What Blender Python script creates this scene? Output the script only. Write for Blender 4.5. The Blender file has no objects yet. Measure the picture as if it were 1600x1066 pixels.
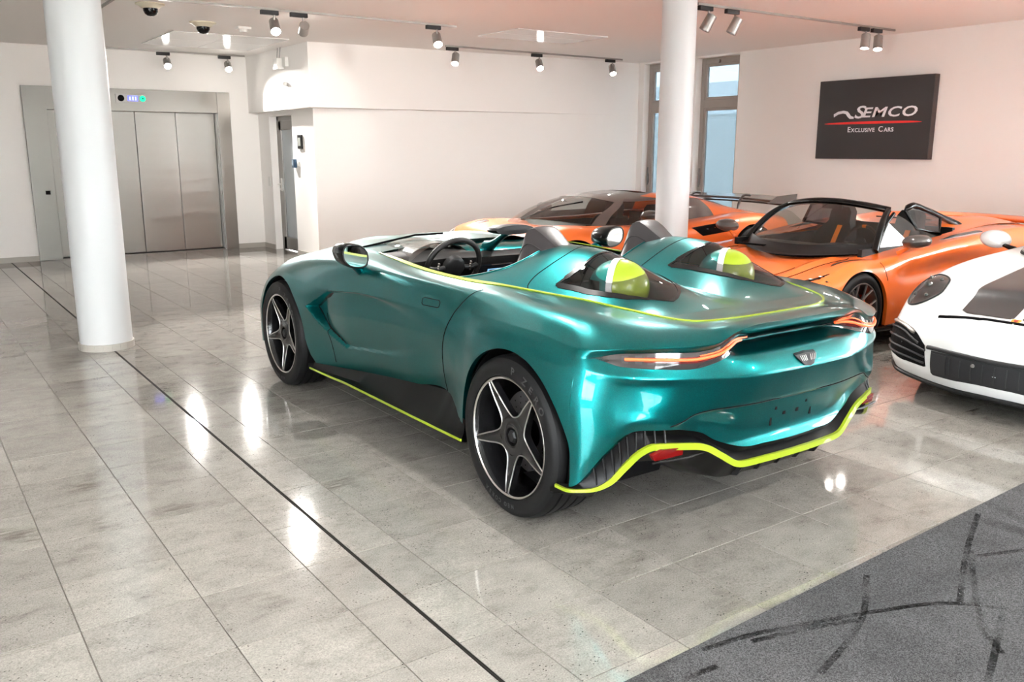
import bpy, bmesh, math, random
import numpy as np
from mathutils import Vector, Matrix

random.seed(7)
SC = bpy.context.scene
COL = SC.collection
PI = math.pi
R = math.radians

# ------------------------------------------------------------------ camera, world, light, exposure
CAM_H, YAW, PITCH, FPX = 1.588, 35.3, 12.36, 1365.0
cam = bpy.data.cameras.new('camera')
cam.sensor_width = 36.0
cam.lens = FPX / 1600.0 * 36.0
cam.clip_start, cam.clip_end = 0.05, 200
cam_ob = bpy.data.objects.new('camera', cam)
COL.objects.link(cam_ob)
cam_ob.location = (0, 0, CAM_H)
cam_ob.rotation_euler = (R(90 - PITCH), 0, -R(YAW))
SC.camera = cam_ob

SC.view_settings.view_transform = 'Standard'
SC.view_settings.look = 'None'
SC.view_settings.gamma = 1.0
SC.view_settings.use_curve_mapping = False
SC.view_settings.exposure = 0.68

world = bpy.data.worlds.new('overcast_sky')
SC.world = world
world.use_nodes = True
wn = world.node_tree
wn.nodes['Background'].inputs['Color'].default_value = (0.95, 0.97, 1.0, 1)
wn.nodes['Background'].inputs['Strength'].default_value = 26.0

CEIL = 3.03            # ceiling height
RX0, RX1 = -4.2, 10.78  # room extents, x (right wall holds the small windows)
RY0, RY1 = -3.6, 14.35  # room extents, y (street front behind the camera, lift wall far away)

# ------------------------------------------------------------------ helpers: objects
def link(name, me, parent=None):
    o = bpy.data.objects.new(name, me)
    COL.objects.link(o)
    if parent is not None:
        o.parent = parent
    return o

def empty(name, loc=(0, 0, 0), rz=0.0, parent=None):
    o = bpy.data.objects.new(name, None)
    COL.objects.link(o)
    o.location = loc
    o.rotation_euler = (0, 0, rz)
    o.empty_display_size = 0.2
    if parent is not None:
        o.parent = parent
    return o

def tag(o, label=None, cat=None, group=None, kind=None):
    if label: o['label'] = label
    if cat: o['category'] = cat
    if group: o['group'] = group
    if kind: o['kind'] = kind
    return o

def copy_tree(o, parent=None):
    c = o.copy()
    COL.objects.link(c)
    c.parent = parent
    for ch in list(o.children):
        copy_tree(ch, c)
    return c

class MB:
    """collects vertices and faces of one part"""
    def __init__(s):
        s.v, s.f, s.m = [], [], []
    def add(s, vs, fs, mi=0):
        b = len(s.v)
        s.v += [tuple(map(float, p)) for p in vs]
        s.f += [tuple(i + b for i in f) for f in fs]
        s.m += [mi] * len(fs)
        return s
    def box(s, c, d, rot=None, mi=0):
        cx, cy, cz = c; a, b, e = d[0] / 2, d[1] / 2, d[2] / 2
        vs = [Vector((x, y, z)) for x in (-a, a) for y in (-b, b) for z in (-e, e)]
        if rot is not None: vs = [rot @ v for v in vs]
        vs = [(v[0] + cx, v[1] + cy, v[2] + cz) for v in vs]
        return s.add(vs, [(0, 1, 3, 2), (4, 6, 7, 5), (0, 4, 5, 1), (2, 3, 7, 6), (0, 2, 6, 4), (1, 5, 7, 3)], mi)
    def grid(s, G, mi=0, keep=None, flip=False):
        n, m = G.shape[:2]
        fs = []
        for i in range(n - 1):
            for j in range(m - 1):
                if keep is None or keep[i, j]:
                    q = (i * m + j, (i + 1) * m + j, (i + 1) * m + j + 1, i * m + j + 1)
                    fs.append(q[::-1] if flip else q)
        return s.add(G.reshape(-1, 3), fs, mi)
    def lathe(s, prof, n=48, axis='y', a0=0.0, a1=2 * PI, mi=0, c=(0, 0, 0)):
        full = abs(a1 - a0 - 2 * PI) < 1e-6
        k = n if full else n + 1
        vs = []
        for i in range(k):
            a = a0 + (a1 - a0) * i / n
            for r, h in prof:
                if axis == 'y': p = (r * math.cos(a), h, r * math.sin(a))
                elif axis == 'z': p = (r * math.cos(a), r * math.sin(a), h)
                else: p = (h, r * math.cos(a), r * math.sin(a))
                vs.append((p[0] + c[0], p[1] + c[1], p[2] + c[2]))
        m = len(prof)
        fs = []
        for i in range(n):
            i2 = (i + 1) % k
            for j in range(m - 1):
                fs.append((i * m + j, i * m + j + 1, i2 * m + j + 1, i2 * m + j))
        return s.add(vs, fs, mi)
    def tube(s, pts, r, n=8, closed=False, mi=0, caps=True):
        pts = [Vector(p) for p in pts]
        k = len(pts)
        rr = r if isinstance(r, (list, tuple, np.ndarray)) else [r] * k
        vs, prev = [], None
        for i, p in enumerate(pts):
            a = pts[(i - 1) % k] if (closed or i > 0) else p
            b = pts[(i + 1) % k] if (closed or i < k - 1) else p
            t = (b - a).normalized()
            if prev is None:
                prev = t.orthogonal().normalized()
            nrm = (prev - t * prev.dot(t))
            nrm = nrm.normalized() if nrm.length > 1e-6 else t.orthogonal().normalized()
            prev = nrm
            bi = t.cross(nrm)
            for q in range(n):
                an = 2 * PI * q / n
                vs.append(p + (nrm * math.cos(an) + bi * math.sin(an)) * rr[i])
        fs = []
        for i in range(k if closed else k - 1):
            i2 = (i + 1) % k
            for q in range(n):
                q2 = (q + 1) % n
                fs.append((i * n + q, i2 * n + q, i2 * n + q2, i * n + q2))
        if not closed and caps:
            fs.append(tuple(range(n))[::-1]); fs.append(tuple((k - 1) * n + q for q in range(n)))
        return s.add(vs, fs, mi)
    def prism(s, poly, off, mi=0):
        """closed polygon (3d points) extruded by vector off"""
        k = len(poly); off = Vector(off)
        vs = [Vector(p) for p in poly] + [Vector(p) + off for p in poly]
        fs = [tuple(range(k))[::-1], tuple(range(k, 2 * k))]
        fs += [(i, (i + 1) % k, k + (i + 1) % k, k + i) for i in range(k)]
        return s.add(vs, fs, mi)
    def build(s, name, mats, parent=None, smooth=None, weld=False):
        me = bpy.data.meshes.new(name)
        me.from_pydata(s.v, [], s.f)
        mats = mats if isinstance(mats, (list, tuple)) else [mats]
        for m in mats: me.materials.append(m)
        if len(mats) > 1: me.polygons.foreach_set('material_index', s.m)
        bm = bmesh.new(); bm.from_mesh(me)
        if weld: bmesh.ops.remove_doubles(bm, verts=bm.verts, dist=1e-5)
        bmesh.ops.recalc_face_normals(bm, faces=bm.faces)
        if smooth is not None:
            ang = R(smooth)
            for f in bm.faces: f.smooth = True
            for e in bm.edges:
                if len(e.link_faces) == 2 and e.calc_face_angle(0) > ang: e.smooth = False
        bm.to_mesh(me); bm.free()
        return link(name, me, parent)

def bevel(o, w=0.005, seg=2):
    m = o.modifiers.new('bevel', 'BEVEL'); m.width = w; m.segments = seg; m.limit_method = 'ANGLE'; m.angle_limit = R(40)
    return o

def solid(o, t, off=-1):
    m = o.modifiers.new('thick', 'SOLIDIFY'); m.thickness = t; m.offset = off
    return o

# ------------------------------------------------------------------ helpers: splines
def _tan(P, k, mono):
    d = (P[1:] - P[:-1]) / np.diff(k).reshape((-1,) + (1,) * (P.ndim - 1))
    h = np.diff(k).reshape((-1,) + (1,) * (P.ndim - 1))
    m = np.empty_like(P)
    m[0], m[-1] = d[0], d[-1]
    m[1:-1] = (d[:-1] * h[1:] + d[1:] * h[:-1]) / (h[1:] + h[:-1])
    if mono:
        s = np.sign(d[:-1]) * np.sign(d[1:])
        lim = 2.5 * np.minimum(abs(d[:-1]), abs(d[1:]))
        m[1:-1] = np.where(s <= 0, 0, np.sign(m[1:-1]) * np.minimum(abs(m[1:-1]), lim))
    return m

def herm(P, k, t, mono=False, crease=None):
    """interpolate P (n,...) with knots k at t (N,); crease = {knot: sharpness}"""
    P = np.asarray(P, float); k = np.asarray(k, float); t = np.asarray(t, float)
    m = _tan(P, k, mono)
    mL = mR = m
    if crease:
        mL, mR = m.copy(), m.copy()
        for j, w in crease.items():
            mL[j] = m[j] * (1 - w) + w * (P[j] - P[j - 1]) / (k[j] - k[j - 1])
            mR[j] = m[j] * (1 - w) + w * (P[j + 1] - P[j]) / (k[j + 1] - k[j])
    i = np.clip(np.searchsorted(k, t, side='right') - 1, 0, len(k) - 2)
    h = (k[i + 1] - k[i])
    s = (t - k[i]) / h
    sh = (-1,) + (1,) * (P.ndim - 1)
    s_, h_ = s.reshape(sh), h.reshape(sh)
    return ((2 * s_**3 - 3 * s_**2 + 1) * P[i] + (s_**3 - 2 * s_**2 + s_) * h_ * mR[i]
            + (-2 * s_**3 + 3 * s_**2) * P[i + 1] + (s_**3 - s_**2) * h_ * mL[i + 1])

def spline(pts, n, mono=False):
    P = np.asarray(pts, float)
    k = np.concatenate([[0], np.cumsum(np.linalg.norm(np.diff(P, axis=0), axis=1) + 1e-9)])
    return herm(P, k, np.linspace(0, k[-1], n), mono)

def curve1(tab, x, mono=True):
    """smooth 1d table lookup, tab = [(x, y), ...]"""
    t = np.array(sorted(tab), float)
    x = np.clip(np.asarray(x, float), t[0, 0], t[-1, 0])
    return herm(t[:, 1], t[:, 0], np.atleast_1d(x).ravel(), mono).reshape(np.shape(x))

def sstep(a, b, x):
    t = np.clip((x - a) / (b - a), 0, 1)
    return t * t * (3 - 2 * t)

class Net:
    """tensor surface through a control net P[station][level]"""
    def __init__(s, P, crease=None):
        s.P = np.asarray(P, float); s.cr = crease
        d = np.linalg.norm(np.diff(s.P, axis=0), axis=2).mean(1)
        s.ku = np.concatenate([[0], np.cumsum(d)])
        d = np.linalg.norm(np.diff(s.P, axis=1), axis=2).mean(0)
        s.kv = np.concatenate([[0], np.cumsum(d)])
    def column(s, u):
        """control columns (N, levels, 3) at u"""
        return herm(s.P, s.ku, u)
    def at(s, u, v):
        """points for matching arrays u (N,), v (N, M) or (N,)"""
        C = s.column(np.asarray(u, float))
        v = np.asarray(v, float)
        one = v.ndim == 1
        if one: v = v[:, None]
        out = np.empty((len(C), v.shape[1], 3))
        for i in range(len(C)):
            out[i] = herm(C[i], s.kv, v[i], True, s.cr)
        return out[:, 0] if one else out
    def u_of(s, comp, val, level=4, lo=None, hi=None):
        us = np.linspace(s.ku[0] if lo is None else lo, s.ku[-1] if hi is None else hi, 4000)
        c = herm(s.P[:, level], s.ku, us)[:, comp]
        return us[np.argmin(abs(c - val))]

def mirror_y(G):
    H = G.copy(); H[..., 1] *= -1
    return H

def offset_grid(G, d):
    """move a grid along its own normals"""
    du = np.gradient(G, axis=0); dv = np.gradient(G, axis=1)
    n = np.cross(du, dv); n /= (np.linalg.norm(n, axis=2, keepdims=True) + 1e-12)
    return G + n * d

def text_mesh(txt, size, shear=0.0, font_bold=0.0, extrude=0.0, align='CENTER', space=1.0):
    cu = bpy.data.curves.new('lettering', 'FONT')
    cu.body = txt; cu.size = size; cu.shear = shear; cu.offset = font_bold; cu.extrude = extrude
    cu.align_x = align; cu.space_character = space; cu.resolution_u = 3
    o = bpy.data.objects.new('lettering', cu); COL.objects.link(o)
    me = bpy.data.meshes.new_from_object(o.evaluated_get(bpy.context.evaluated_depsgraph_get()))
    vs = [tuple(v.co) for v in me.vertices]; fs = [tuple(p.vertices) for p in me.polygons]
    bpy.data.objects.remove(o); bpy.data.curves.remove(cu); bpy.data.meshes.remove(me)
    return vs, fs

# ------------------------------------------------------------------ helpers: materials
def pmat(name, col, rough=0.5, metal=0.0, coat=0.0, coat_rough=0.03, emit=None, estr=0.0, alpha=None, trans=0.0, ior=1.45, spec=0.5):
    m = bpy.data.materials.new(name)
    m.use_nodes = True
    b = m.node_tree.nodes['Principled BSDF']
    b.inputs['Base Color'].default_value = (*col, 1)
    b.inputs['Roughness'].default_value = rough
    b.inputs['Metallic'].default_value = metal
    b.inputs['Coat Weight'].default_value = coat
    b.inputs['Coat Roughness'].default_value = coat_rough
    b.inputs['Transmission Weight'].default_value = trans
    b.inputs['IOR'].default_value = ior
    b.inputs['Specular IOR Level'].default_value = spec
    if emit:
        b.inputs['Emission Color'].default_value = (*emit, 1)
        b.inputs['Emission Strength'].default_value = estr
    return m

def nd(m, t, **kw):
    n = m.node_tree.nodes.new(t)
    for k, v in kw.items():
        if k in n.inputs: n.inputs[k].default_value = v
        else: setattr(n, k, v)
    return n

def lk(m, a, b): m.node_tree.links.new(a, b)

def bs(m): return m.node_tree.nodes['Principled BSDF']

def srgb(r, g, b):
    f = lambda c: (c / 255 / 12.92) if c / 255 <= .04045 else ((c / 255 + .055) / 1.055) ** 2.4
    return (f(r), f(g), f(b))
# ------------------------------------------------------------------ materials
def wall_mat(name, col):
    m = pmat(name, col, 0.75)
    n = nd(m, 'ShaderNodeTexNoise', Scale=180.0, Detail=3.0)
    g = nd(m, 'ShaderNodeNewGeometry'); lk(m, g.outputs['Position'], n.inputs['Vector'])
    b = nd(m, 'ShaderNodeBump', Strength=0.06, Distance=0.002)
    lk(m, n.outputs['Fac'], b.inputs['Height']); lk(m, b.outputs['Normal'], bs(m).inputs['Normal'])
    return m

M = {}
M['wall'] = wall_mat('wall_paint', (0.93, 0.90, 0.87))
M['ceiling'] = wall_mat('ceiling_paint', (0.95, 0.92, 0.89))
M['column'] = pmat('column_paint', (0.60, 0.605, 0.61), 0.42)
M['panel_gloss'] = pmat('glossy_ceiling_panel', (0.83, 0.82, 0.81), 0.12)
M['grout'] = pmat('grout', (0.22, 0.20, 0.18), 0.8)
M['joint'] = pmat('joint_metal', (0.02, 0.018, 0.016), 0.8, spec=0.1)

def floor_mat():
    m = pmat('granite_tile', (0.5, 0.48, 0.45), 0.13)
    b = bs(m)
    g = nd(m, 'ShaderNodeNewGeometry')
    pos = g.outputs['Position']
    # tone of each tile: random value per 40 cm cell
    mp = nd(m, 'ShaderNodeVectorMath', operation='SUBTRACT'); mp.inputs[1].default_value = (0.355, 1.82, 0)
    lk(m, pos, mp.inputs[0])
    dv = nd(m, 'ShaderNodeVectorMath', operation='MULTIPLY'); dv.inputs[1].default_value = (2.5, 2.5, 0)
    lk(m, mp.outputs[0], dv.inputs[0])
    fl = nd(m, 'ShaderNodeVectorMath', operation='FLOOR'); lk(m, dv.outputs[0], fl.inputs[0])
    wn_ = nd(m, 'ShaderNodeTexWhiteNoise', noise_dimensions='3D'); lk(m, fl.outputs[0], wn_.inputs['Vector'])
    # shift the pattern per tile so that veins stop at the joints
    sh = nd(m, 'ShaderNodeVectorMath', operation='MULTIPLY_ADD'); sh.inputs[1].default_value = (7, 7, 7)
    lk(m, wn_.outputs['Color'], sh.inputs[0]); lk(m, pos, sh.inputs[2])
    P = sh.outputs[0]
    st = nd(m, 'ShaderNodeMapping'); st.inputs['Scale'].default_value = (0.8, 1.25, 1.0); st.inputs['Rotation'].default_value = (0, 0, 0.35)
    lk(m, P, st.inputs['Vector'])
    big = nd(m, 'ShaderNodeTexNoise', Scale=7.0, Detail=7.0, Roughness=0.72, Distortion=0.25); lk(m, st.outputs[0], big.inputs['Vector'])
    r1 = nd(m, 'ShaderNodeValToRGB'); lk(m, big.outputs['Fac'], r1.inputs['Fac'])
    e = r1.color_ramp.elements
    e[0].position, e[0].color = 0.24, (0.13, 0.12, 0.106, 1)
    e[1].position, e[1].color = 0.72, (0.345, 0.326, 0.298, 1)
    for p_, c_ in ((0.34, (0.228, 0.214, 0.194, 1)), (0.46, (0.28, 0.265, 0.242, 1))):
        x = r1.color_ramp.elements.new(p_); x.color = c_
    # fine grain
    fine = nd(m, 'ShaderNodeTexNoise', Scale=170.0, Detail=3.0, Roughness=0.75); lk(m, P, fine.inputs['Vector'])
    r2 = nd(m, 'ShaderNodeValToRGB'); lk(m, fine.outputs['Fac'], r2.inputs['Fac'])
    r2.color_ramp.elements[0].position, r2.color_ramp.elements[0].color = 0.32, (0.55, 0.55, 0.54, 1)
    r2.color_ramp.elements[1].position, r2.color_ramp.elements[1].color = 0.62, (1.0, 1.0, 1.0, 1)
    mx = nd(m, 'ShaderNodeMix', data_type='RGBA', blend_type='MULTIPLY'); mx.inputs[0].default_value = 0.9
    lk(m, r1.outputs['Color'], mx.inputs[6]); lk(m, r2.outputs['Color'], mx.inputs[7])
    # dark mineral specks
    vo = nd(m, 'ShaderNodeTexVoronoi', Scale=62.0, Randomness=1.0); lk(m, st.outputs[0], vo.inputs['Vector'])
    r3 = nd(m, 'ShaderNodeValToRGB'); lk(m, vo.outputs['Distance'], r3.inputs['Fac'])
    r3.color_ramp.elements[0].position, r3.color_ramp.elements[0].color = 0.12, (0.14, 0.12, 0.10, 1)
    r3.color_ramp.elements[1].position, r3.color_ramp.elements[1].color = 0.20, (1, 1, 1, 1)
    msk = nd(m, 'ShaderNodeTexNoise', Scale=9.0, Detail=2.0); lk(m, P, msk.inputs['Vector'])
    r4 = nd(m, 'ShaderNodeValToRGB'); lk(m, msk.outputs['Fac'], r4.inputs['Fac'])
    r4.color_ramp.elements[0].position = 0.45; r4.color_ramp.elements[1].position = 0.60
    m3 = nd(m, 'ShaderNodeMix', data_type='RGBA', blend_type='MULTIPLY')
    lk(m, r4.outputs['Color'], m3.inputs[0]); lk(m, mx.outputs[2], m3.inputs[6]); lk(m, r3.outputs['Color'], m3.inputs[7])
    # tone per tile
    tr = nd(m, 'ShaderNodeMapRange'); tr.inputs['To Min'].default_value = 0.86; tr.inputs['To Max'].default_value = 1.08
    lk(m, wn_.outputs['Value'], tr.inputs['Value'])
    m4 = nd(m, 'ShaderNodeMix', data_type='RGBA', blend_type='MULTIPLY'); m4.inputs[0].default_value = 1.0
    cb = nd(m, 'ShaderNodeCombineXYZ')
    for i in range(3): lk(m, tr.outputs[0], cb.inputs[i])
    lk(m, m3.outputs[2], m4.inputs[6]); lk(m, cb.outputs[0], m4.inputs[7])
    # worn brown stains on a few tiles
    sn = nd(m, 'ShaderNodeTexNoise', Scale=2.6, Detail=2.0, Distortion=0.4); lk(m, P, sn.inputs['Vector'])
    rs_ = nd(m, 'ShaderNodeValToRGB'); lk(m, sn.outputs['Fac'], rs_.inputs['Fac']); rs_.color_ramp.elements[0].position = 0.60; rs_.color_ramp.elements[1].position = 0.74
    stz = nd(m, 'ShaderNodeMapping'); stz.inputs['Scale'].default_value = (10, 46, 1); stz.inputs['Rotation'].default_value = (0, 0, 0.9); lk(m, P, stz.inputs['Vector'])
    sk = nd(m, 'ShaderNodeTexNoise', Scale=1.0, Detail=4.0, Roughness=0.7); lk(m, stz.outputs[0], sk.inputs['Vector'])
    rk = nd(m, 'ShaderNodeValToRGB'); lk(m, sk.outputs['Fac'], rk.inputs['Fac']); rk.color_ramp.elements[0].position = 0.38; rk.color_ramp.elements[1].position = 0.66
    mm = nd(m, 'ShaderNodeMath', operation='MULTIPLY'); lk(m, rs_.outputs['Color'], mm.inputs[0]); lk(m, rk.outputs['Color'], mm.inputs[1])
    m5 = nd(m, 'ShaderNodeMix', data_type='RGBA', blend_type='MULTIPLY'); lk(m, mm.outputs[0], m5.inputs[0]); lk(m, m4.outputs[2], m5.inputs[6]); m5.inputs[7].default_value = (0.42, 0.40, 0.36, 1)
    lk(m, m5.outputs[2], b.inputs['Base Color'])
    rr = nd(m, 'ShaderNodeMapRange'); rr.inputs['To Min'].default_value = 0.035; rr.inputs['To Max'].default_value = 0.085
    lk(m, fine.outputs['Fac'], rr.inputs['Value']); lk(m, rr.outputs[0], b.inputs['Roughness'])
    b.inputs['IOR'].default_value = 1.62
    return m
M['floor'] = floor_mat()

def steel_mat():
    m = pmat('brushed_steel', (0.25, 0.24, 0.225), 0.30, 1.0)
    g = nd(m, 'ShaderNodeNewGeometry')
    st = nd(m, 'ShaderNodeMapping'); st.inputs['Scale'].default_value = (0.6, 0.6, 260)
    lk(m, g.outputs['Position'], st.inputs['Vector'])
    n = nd(m, 'ShaderNodeTexNoise', Scale=4.0, Detail=4.0); lk(m, st.outputs[0], n.inputs['Vector'])
    b = nd(m, 'ShaderNodeBump', Strength=0.15, Distance=0.002)
    lk(m, n.outputs['Fac'], b.inputs['Height']); lk(m, b.outputs['Normal'], bs(m).inputs['Normal'])
    # soft dents in the sheet: wide bands lie at slightly different angles
    s2 = nd(m, 'ShaderNodeMapping'); s2.inputs['Scale'].default_value = (0.25, 0.25, 3.2)
    lk(m, g.outputs['Position'], s2.inputs['Vector'])
    n2 = nd(m, 'ShaderNodeTexNoise', Scale=1.6, Detail=1.0); lk(m, s2.outputs[0], n2.inputs['Vector'])
    b2 = nd(m, 'ShaderNodeBump', Strength=0.25, Distance=0.02)
    lk(m, n2.outputs['Fac'], b2.inputs['Height']); lk(m, b.outputs['Normal'], b2.inputs['Normal']); lk(m, b2.outputs['Normal'], bs(m).inputs['Normal'])
    return m
M['steel'] = steel_mat()
M['steel_dark'] = pmat('dark_steel', (0.28, 0.27, 0.26), 0.35, 1.0)

def carpet_mat():
    m = pmat('grey_carpet', (0.10, 0.10, 0.105), 0.95, spec=0.1)
    g = nd(m, 'ShaderNodeNewGeometry')
    n = nd(m, 'ShaderNodeTexNoise', Scale=260.0, Detail=2.0); lk(m, g.outputs['Position'], n.inputs['Vector'])
    r = nd(m, 'ShaderNodeValToRGB'); lk(m, n.outputs['Fac'], r.inputs['Fac'])
    r.color_ramp.elements[0].position, r.color_ramp.elements[0].color = 0.34, (0.032, 0.032, 0.034, 1)
    r.color_ramp.elements[1].position, r.color_ramp.elements[1].color = 0.66, (0.125, 0.125, 0.13, 1)
    n2 = nd(m, 'ShaderNodeTexNoise', Scale=2.2, Detail=4.0, Distortion=1.2); lk(m, g.outputs['Position'], n2.inputs['Vector'])
    r2 = nd(m, 'ShaderNodeValToRGB'); lk(m, n2.outputs['Fac'], r2.inputs['Fac'])
    r2.color_ramp.elements[0].position, r2.color_ramp.elements[0].color = 0.35, (0.78, 0.78, 0.78, 1)
    r2.color_ramp.elements[1].position, r2.color_ramp.elements[1].color = 0.6, (1, 1, 1, 1)
    mx = nd(m, 'ShaderNodeMix', data_type='RGBA', blend_type='MULTIPLY'); mx.inputs[0].default_value = 1.0
    lk(m, r.outputs['Color'], mx.inputs[6]); lk(m, r2.outputs['Color'], mx.inputs[7])
    # tyre marks: thin curved scuffs, two families of bent bands
    last = mx.outputs[2]
    for rot, sc, ds, off in ((0.42, 0.16, 2.2, 3.1), (-0.62, 0.13, 2.6, 7.7), (1.25, 0.12, 2.4, 1.3), (0.05, 0.11, 3.0, 5.2)):
        mp = nd(m, 'ShaderNodeMapping'); mp.inputs['Rotation'].default_value = (0, 0, rot); mp.inputs['Location'].default_value = (off, off * .7, 0); lk(m, g.outputs['Position'], mp.inputs['Vector'])
        wv = nd(m, 'ShaderNodeTexWave', Scale=sc, Distortion=ds); wv.inputs['Detail Scale'].default_value = 0.5; wv.inputs['Detail'].default_value = 1.0; lk(m, mp.outputs[0], wv.inputs['Vector'])
        rw = nd(m, 'ShaderNodeValToRGB'); lk(m, wv.outputs['Fac'], rw.inputs['Fac'])
        rw.color_ramp.elements[0].position, rw.color_ramp.elements[0].color = 0.0004, (0.5, 0.5, 0.5, 1)
        rw.color_ramp.elements[1].position, rw.color_ramp.elements[1].color = 0.0022, (1, 1, 1, 1)
        nm = nd(m, 'ShaderNodeTexNoise', Scale=3.0, Detail=5.0, Roughness=0.8); lk(m, mp.outputs[0], nm.inputs['Vector'])
        rm = nd(m, 'ShaderNodeValToRGB'); lk(m, nm.outputs['Fac'], rm.inputs['Fac']); rm.color_ramp.elements[0].position = 0.42; rm.color_ramp.elements[1].position = 0.62
        m2 = nd(m, 'ShaderNodeMix', data_type='RGBA', blend_type='MULTIPLY')
        lk(m, rm.outputs['Color'], m2.inputs[0])
        lk(m, last, m2.inputs[6]); lk(m, rw.outputs['Color'], m2.inputs[7]); last = m2.outputs[2]
    lk(m, last, bs(m).inputs['Base Color'])
    b = nd(m, 'ShaderNodeBump', Strength=0.5, Distance=0.004)
    lk(m, n.outputs['Fac'], b.inputs['Height']); lk(m, b.outputs['Normal'], bs(m).inputs['Normal'])
    return m
M['carpet'] = carpet_mat()
def scuff_mat():
    m = pmat('tyre_scuff', (0.010, 0.010, 0.011), 0.9, spec=0.1)
    g = nd(m, 'ShaderNodeNewGeometry')
    n = nd(m, 'ShaderNodeTexNoise', Scale=60.0, Detail=5.0, Roughness=0.8); lk(m, g.outputs['Position'], n.inputs['Vector'])
    n2 = nd(m, 'ShaderNodeTexNoise', Scale=5.0, Detail=2.0); lk(m, g.outputs['Position'], n2.inputs['Vector'])
    mu = nd(m, 'ShaderNodeMath', operation='MULTIPLY'); lk(m, n.outputs['Fac'], mu.inputs[0]); lk(m, n2.outputs['Fac'], mu.inputs[1])
    r = nd(m, 'ShaderNodeMapRange'); r.inputs['From Min'].default_value = 0.20; r.inputs['From Max'].default_value = 0.36; r.inputs['To Max'].default_value = 0.42
    lk(m, mu.outputs[0], r.inputs['Value']); lk(m, r.outputs[0], bs(m).inputs['Alpha'])
    return m
M['scuff'] = scuff_mat()

def glass_mat(name, tint=(1, 1, 1), refl=1.0, rough=0.0):
    m = bpy.data.materials.new(name); m.use_nodes = True
    nt = m.node_tree; nt.nodes.clear()
    out = nt.nodes.new('ShaderNodeOutputMaterial')
    tr = nt.nodes.new('ShaderNodeBsdfTransparent'); tr.inputs[0].default_value = (*tint, 1)
    gl = nt.nodes.new('ShaderNodeBsdfGlossy'); gl.inputs['Roughness'].default_value = rough
    gl.inputs['Color'].default_value = (refl, refl, refl, 1)
    fr = nt.nodes.new('ShaderNodeFresnel')
    ge = nt.nodes.new('ShaderNodeNewGeometry'); mr = nt.nodes.new('ShaderNodeMapRange')     # thin pane: same reflectance from both sides
    mr.inputs['To Min'].default_value = 1.5; mr.inputs['To Max'].default_value = 1 / 1.5
    nt.links.new(ge.outputs['Backfacing'], mr.inputs['Value']); nt.links.new(mr.outputs[0], fr.inputs['IOR'])
    mx = nt.nodes.new('ShaderNodeMixShader')
    nt.links.new(fr.outputs[0], mx.inputs[0]); nt.links.new(tr.outputs[0], mx.inputs[1]); nt.links.new(gl.outputs[0], mx.inputs[2])
    nt.links.new(mx.outputs[0], out.inputs[0])
    return m
M['glass'] = glass_mat('clear_glass', (0.95, 0.97, 0.97))
M['frost'] = glass_mat('tinted_window_glass', (0.16, 0.185, 0.20))
M['smoke'] = glass_mat('smoked_glass', (0.55, 0.54, 0.56))
M['carglass'] = glass_mat('car_glass', (0.72, 0.76, 0.74))
M['darkglass'] = glass_mat('dark_car_glass', (0.10, 0.10, 0.10))
M['lens'] = glass_mat('lamp_lens', (0.62, 0.60, 0.60))

def paint(name, col, metal=0.0, rough=0.35, flake=0.0):
    m = pmat(name, col, rough, metal, 0.85, 0.02)
    if flake:
        t = nd(m, 'ShaderNodeTexCoord')
        v = nd(m, 'ShaderNodeTexVoronoi', Scale=900.0); lk(m, t.outputs['Object'], v.inputs['Vector'])
        mr = nd(m, 'ShaderNodeMix', data_type='RGBA', blend_type='MIX')
        lk(m, v.outputs['Color'], mr.inputs[0]); 
        mr.inputs[6].default_value = (*[c * (1 - flake) for c in col], 1)
        mr.inputs[7].default_value = (*[min(1, c * (1 + flake)) for c in col], 1)
        lk(m, mr.outputs[2], bs(m).inputs['Base Color'])
    return m
M['teal'] = paint('teal_metallic_paint', (0.0, 0.155, 0.160), 0.95, 0.28, 0.35)
bs(M['teal']).inputs['Coat IOR'].default_value = 1.40
bs(M['teal']).inputs['Coat Weight'].default_value = 0.7
M['orange'] = paint('orange_paint', (0.86, 0.150, 0.014), 0.1, 0.4)
M['orange2'] = paint('deep_orange_paint', (0.84, 0.155, 0.014), 0.1, 0.4)
M['white'] = paint('white_paint', (0.80, 0.80, 0.80), 0.0, 0.4)
M['lime'] = pmat('lime_trim', (0.25, 0.33, 0.010), 0.35, 0, 0.6)
M['black'] = pmat('gloss_black', (0.004, 0.004, 0.0045), 0.16, spec=0.35)
M['satin'] = pmat('satin_black', (0.009, 0.009, 0.0095), 0.42, spec=0.3)
M['matte'] = pmat('matte_black', (0.004, 0.004, 0.0045), 0.8, spec=0.1)
M['grey'] = pmat('dark_grey_plastic', (0.026, 0.026, 0.028), 0.45, spec=0.35)
M['rubber'] = pmat('tyre_rubber', (0.006, 0.006, 0.0064), 0.5, spec=0.22)
M['tyretext'] = pmat('tyre_lettering', (0.035, 0.035, 0.036), 0.5)
M['silver'] = pmat('machined_aluminium', (0.68, 0.66, 0.64), 0.28, 1.0)
M['rim'] = pmat('gloss_black_rim', (0.006, 0.006, 0.0065), 0.2, 0, 0.3, spec=0.4)
M['rimgrey'] = pmat('grey_rim', (0.16, 0.155, 0.15), 0.3, 0.9)
M['disc'] = pmat('carbon_brake_disc', (0.09, 0.09, 0.095), 0.35, 0.8)
M['cal_black'] = pmat('black_caliper', (0.01, 0.01, 0.01), 0.25, 0, 0.5)
M['cal_orange'] = pmat('orange_caliper', (0.75, 0.07, 0.01), 0.35, 0, 0.5)
M['leather'] = pmat('charcoal_leather', (0.030, 0.026, 0.027), 0.38, spec=0.35)
M['leather_dark'] = pmat('dark_leather', (0.010, 0.0095, 0.0095), 0.5, spec=0.3)
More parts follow.
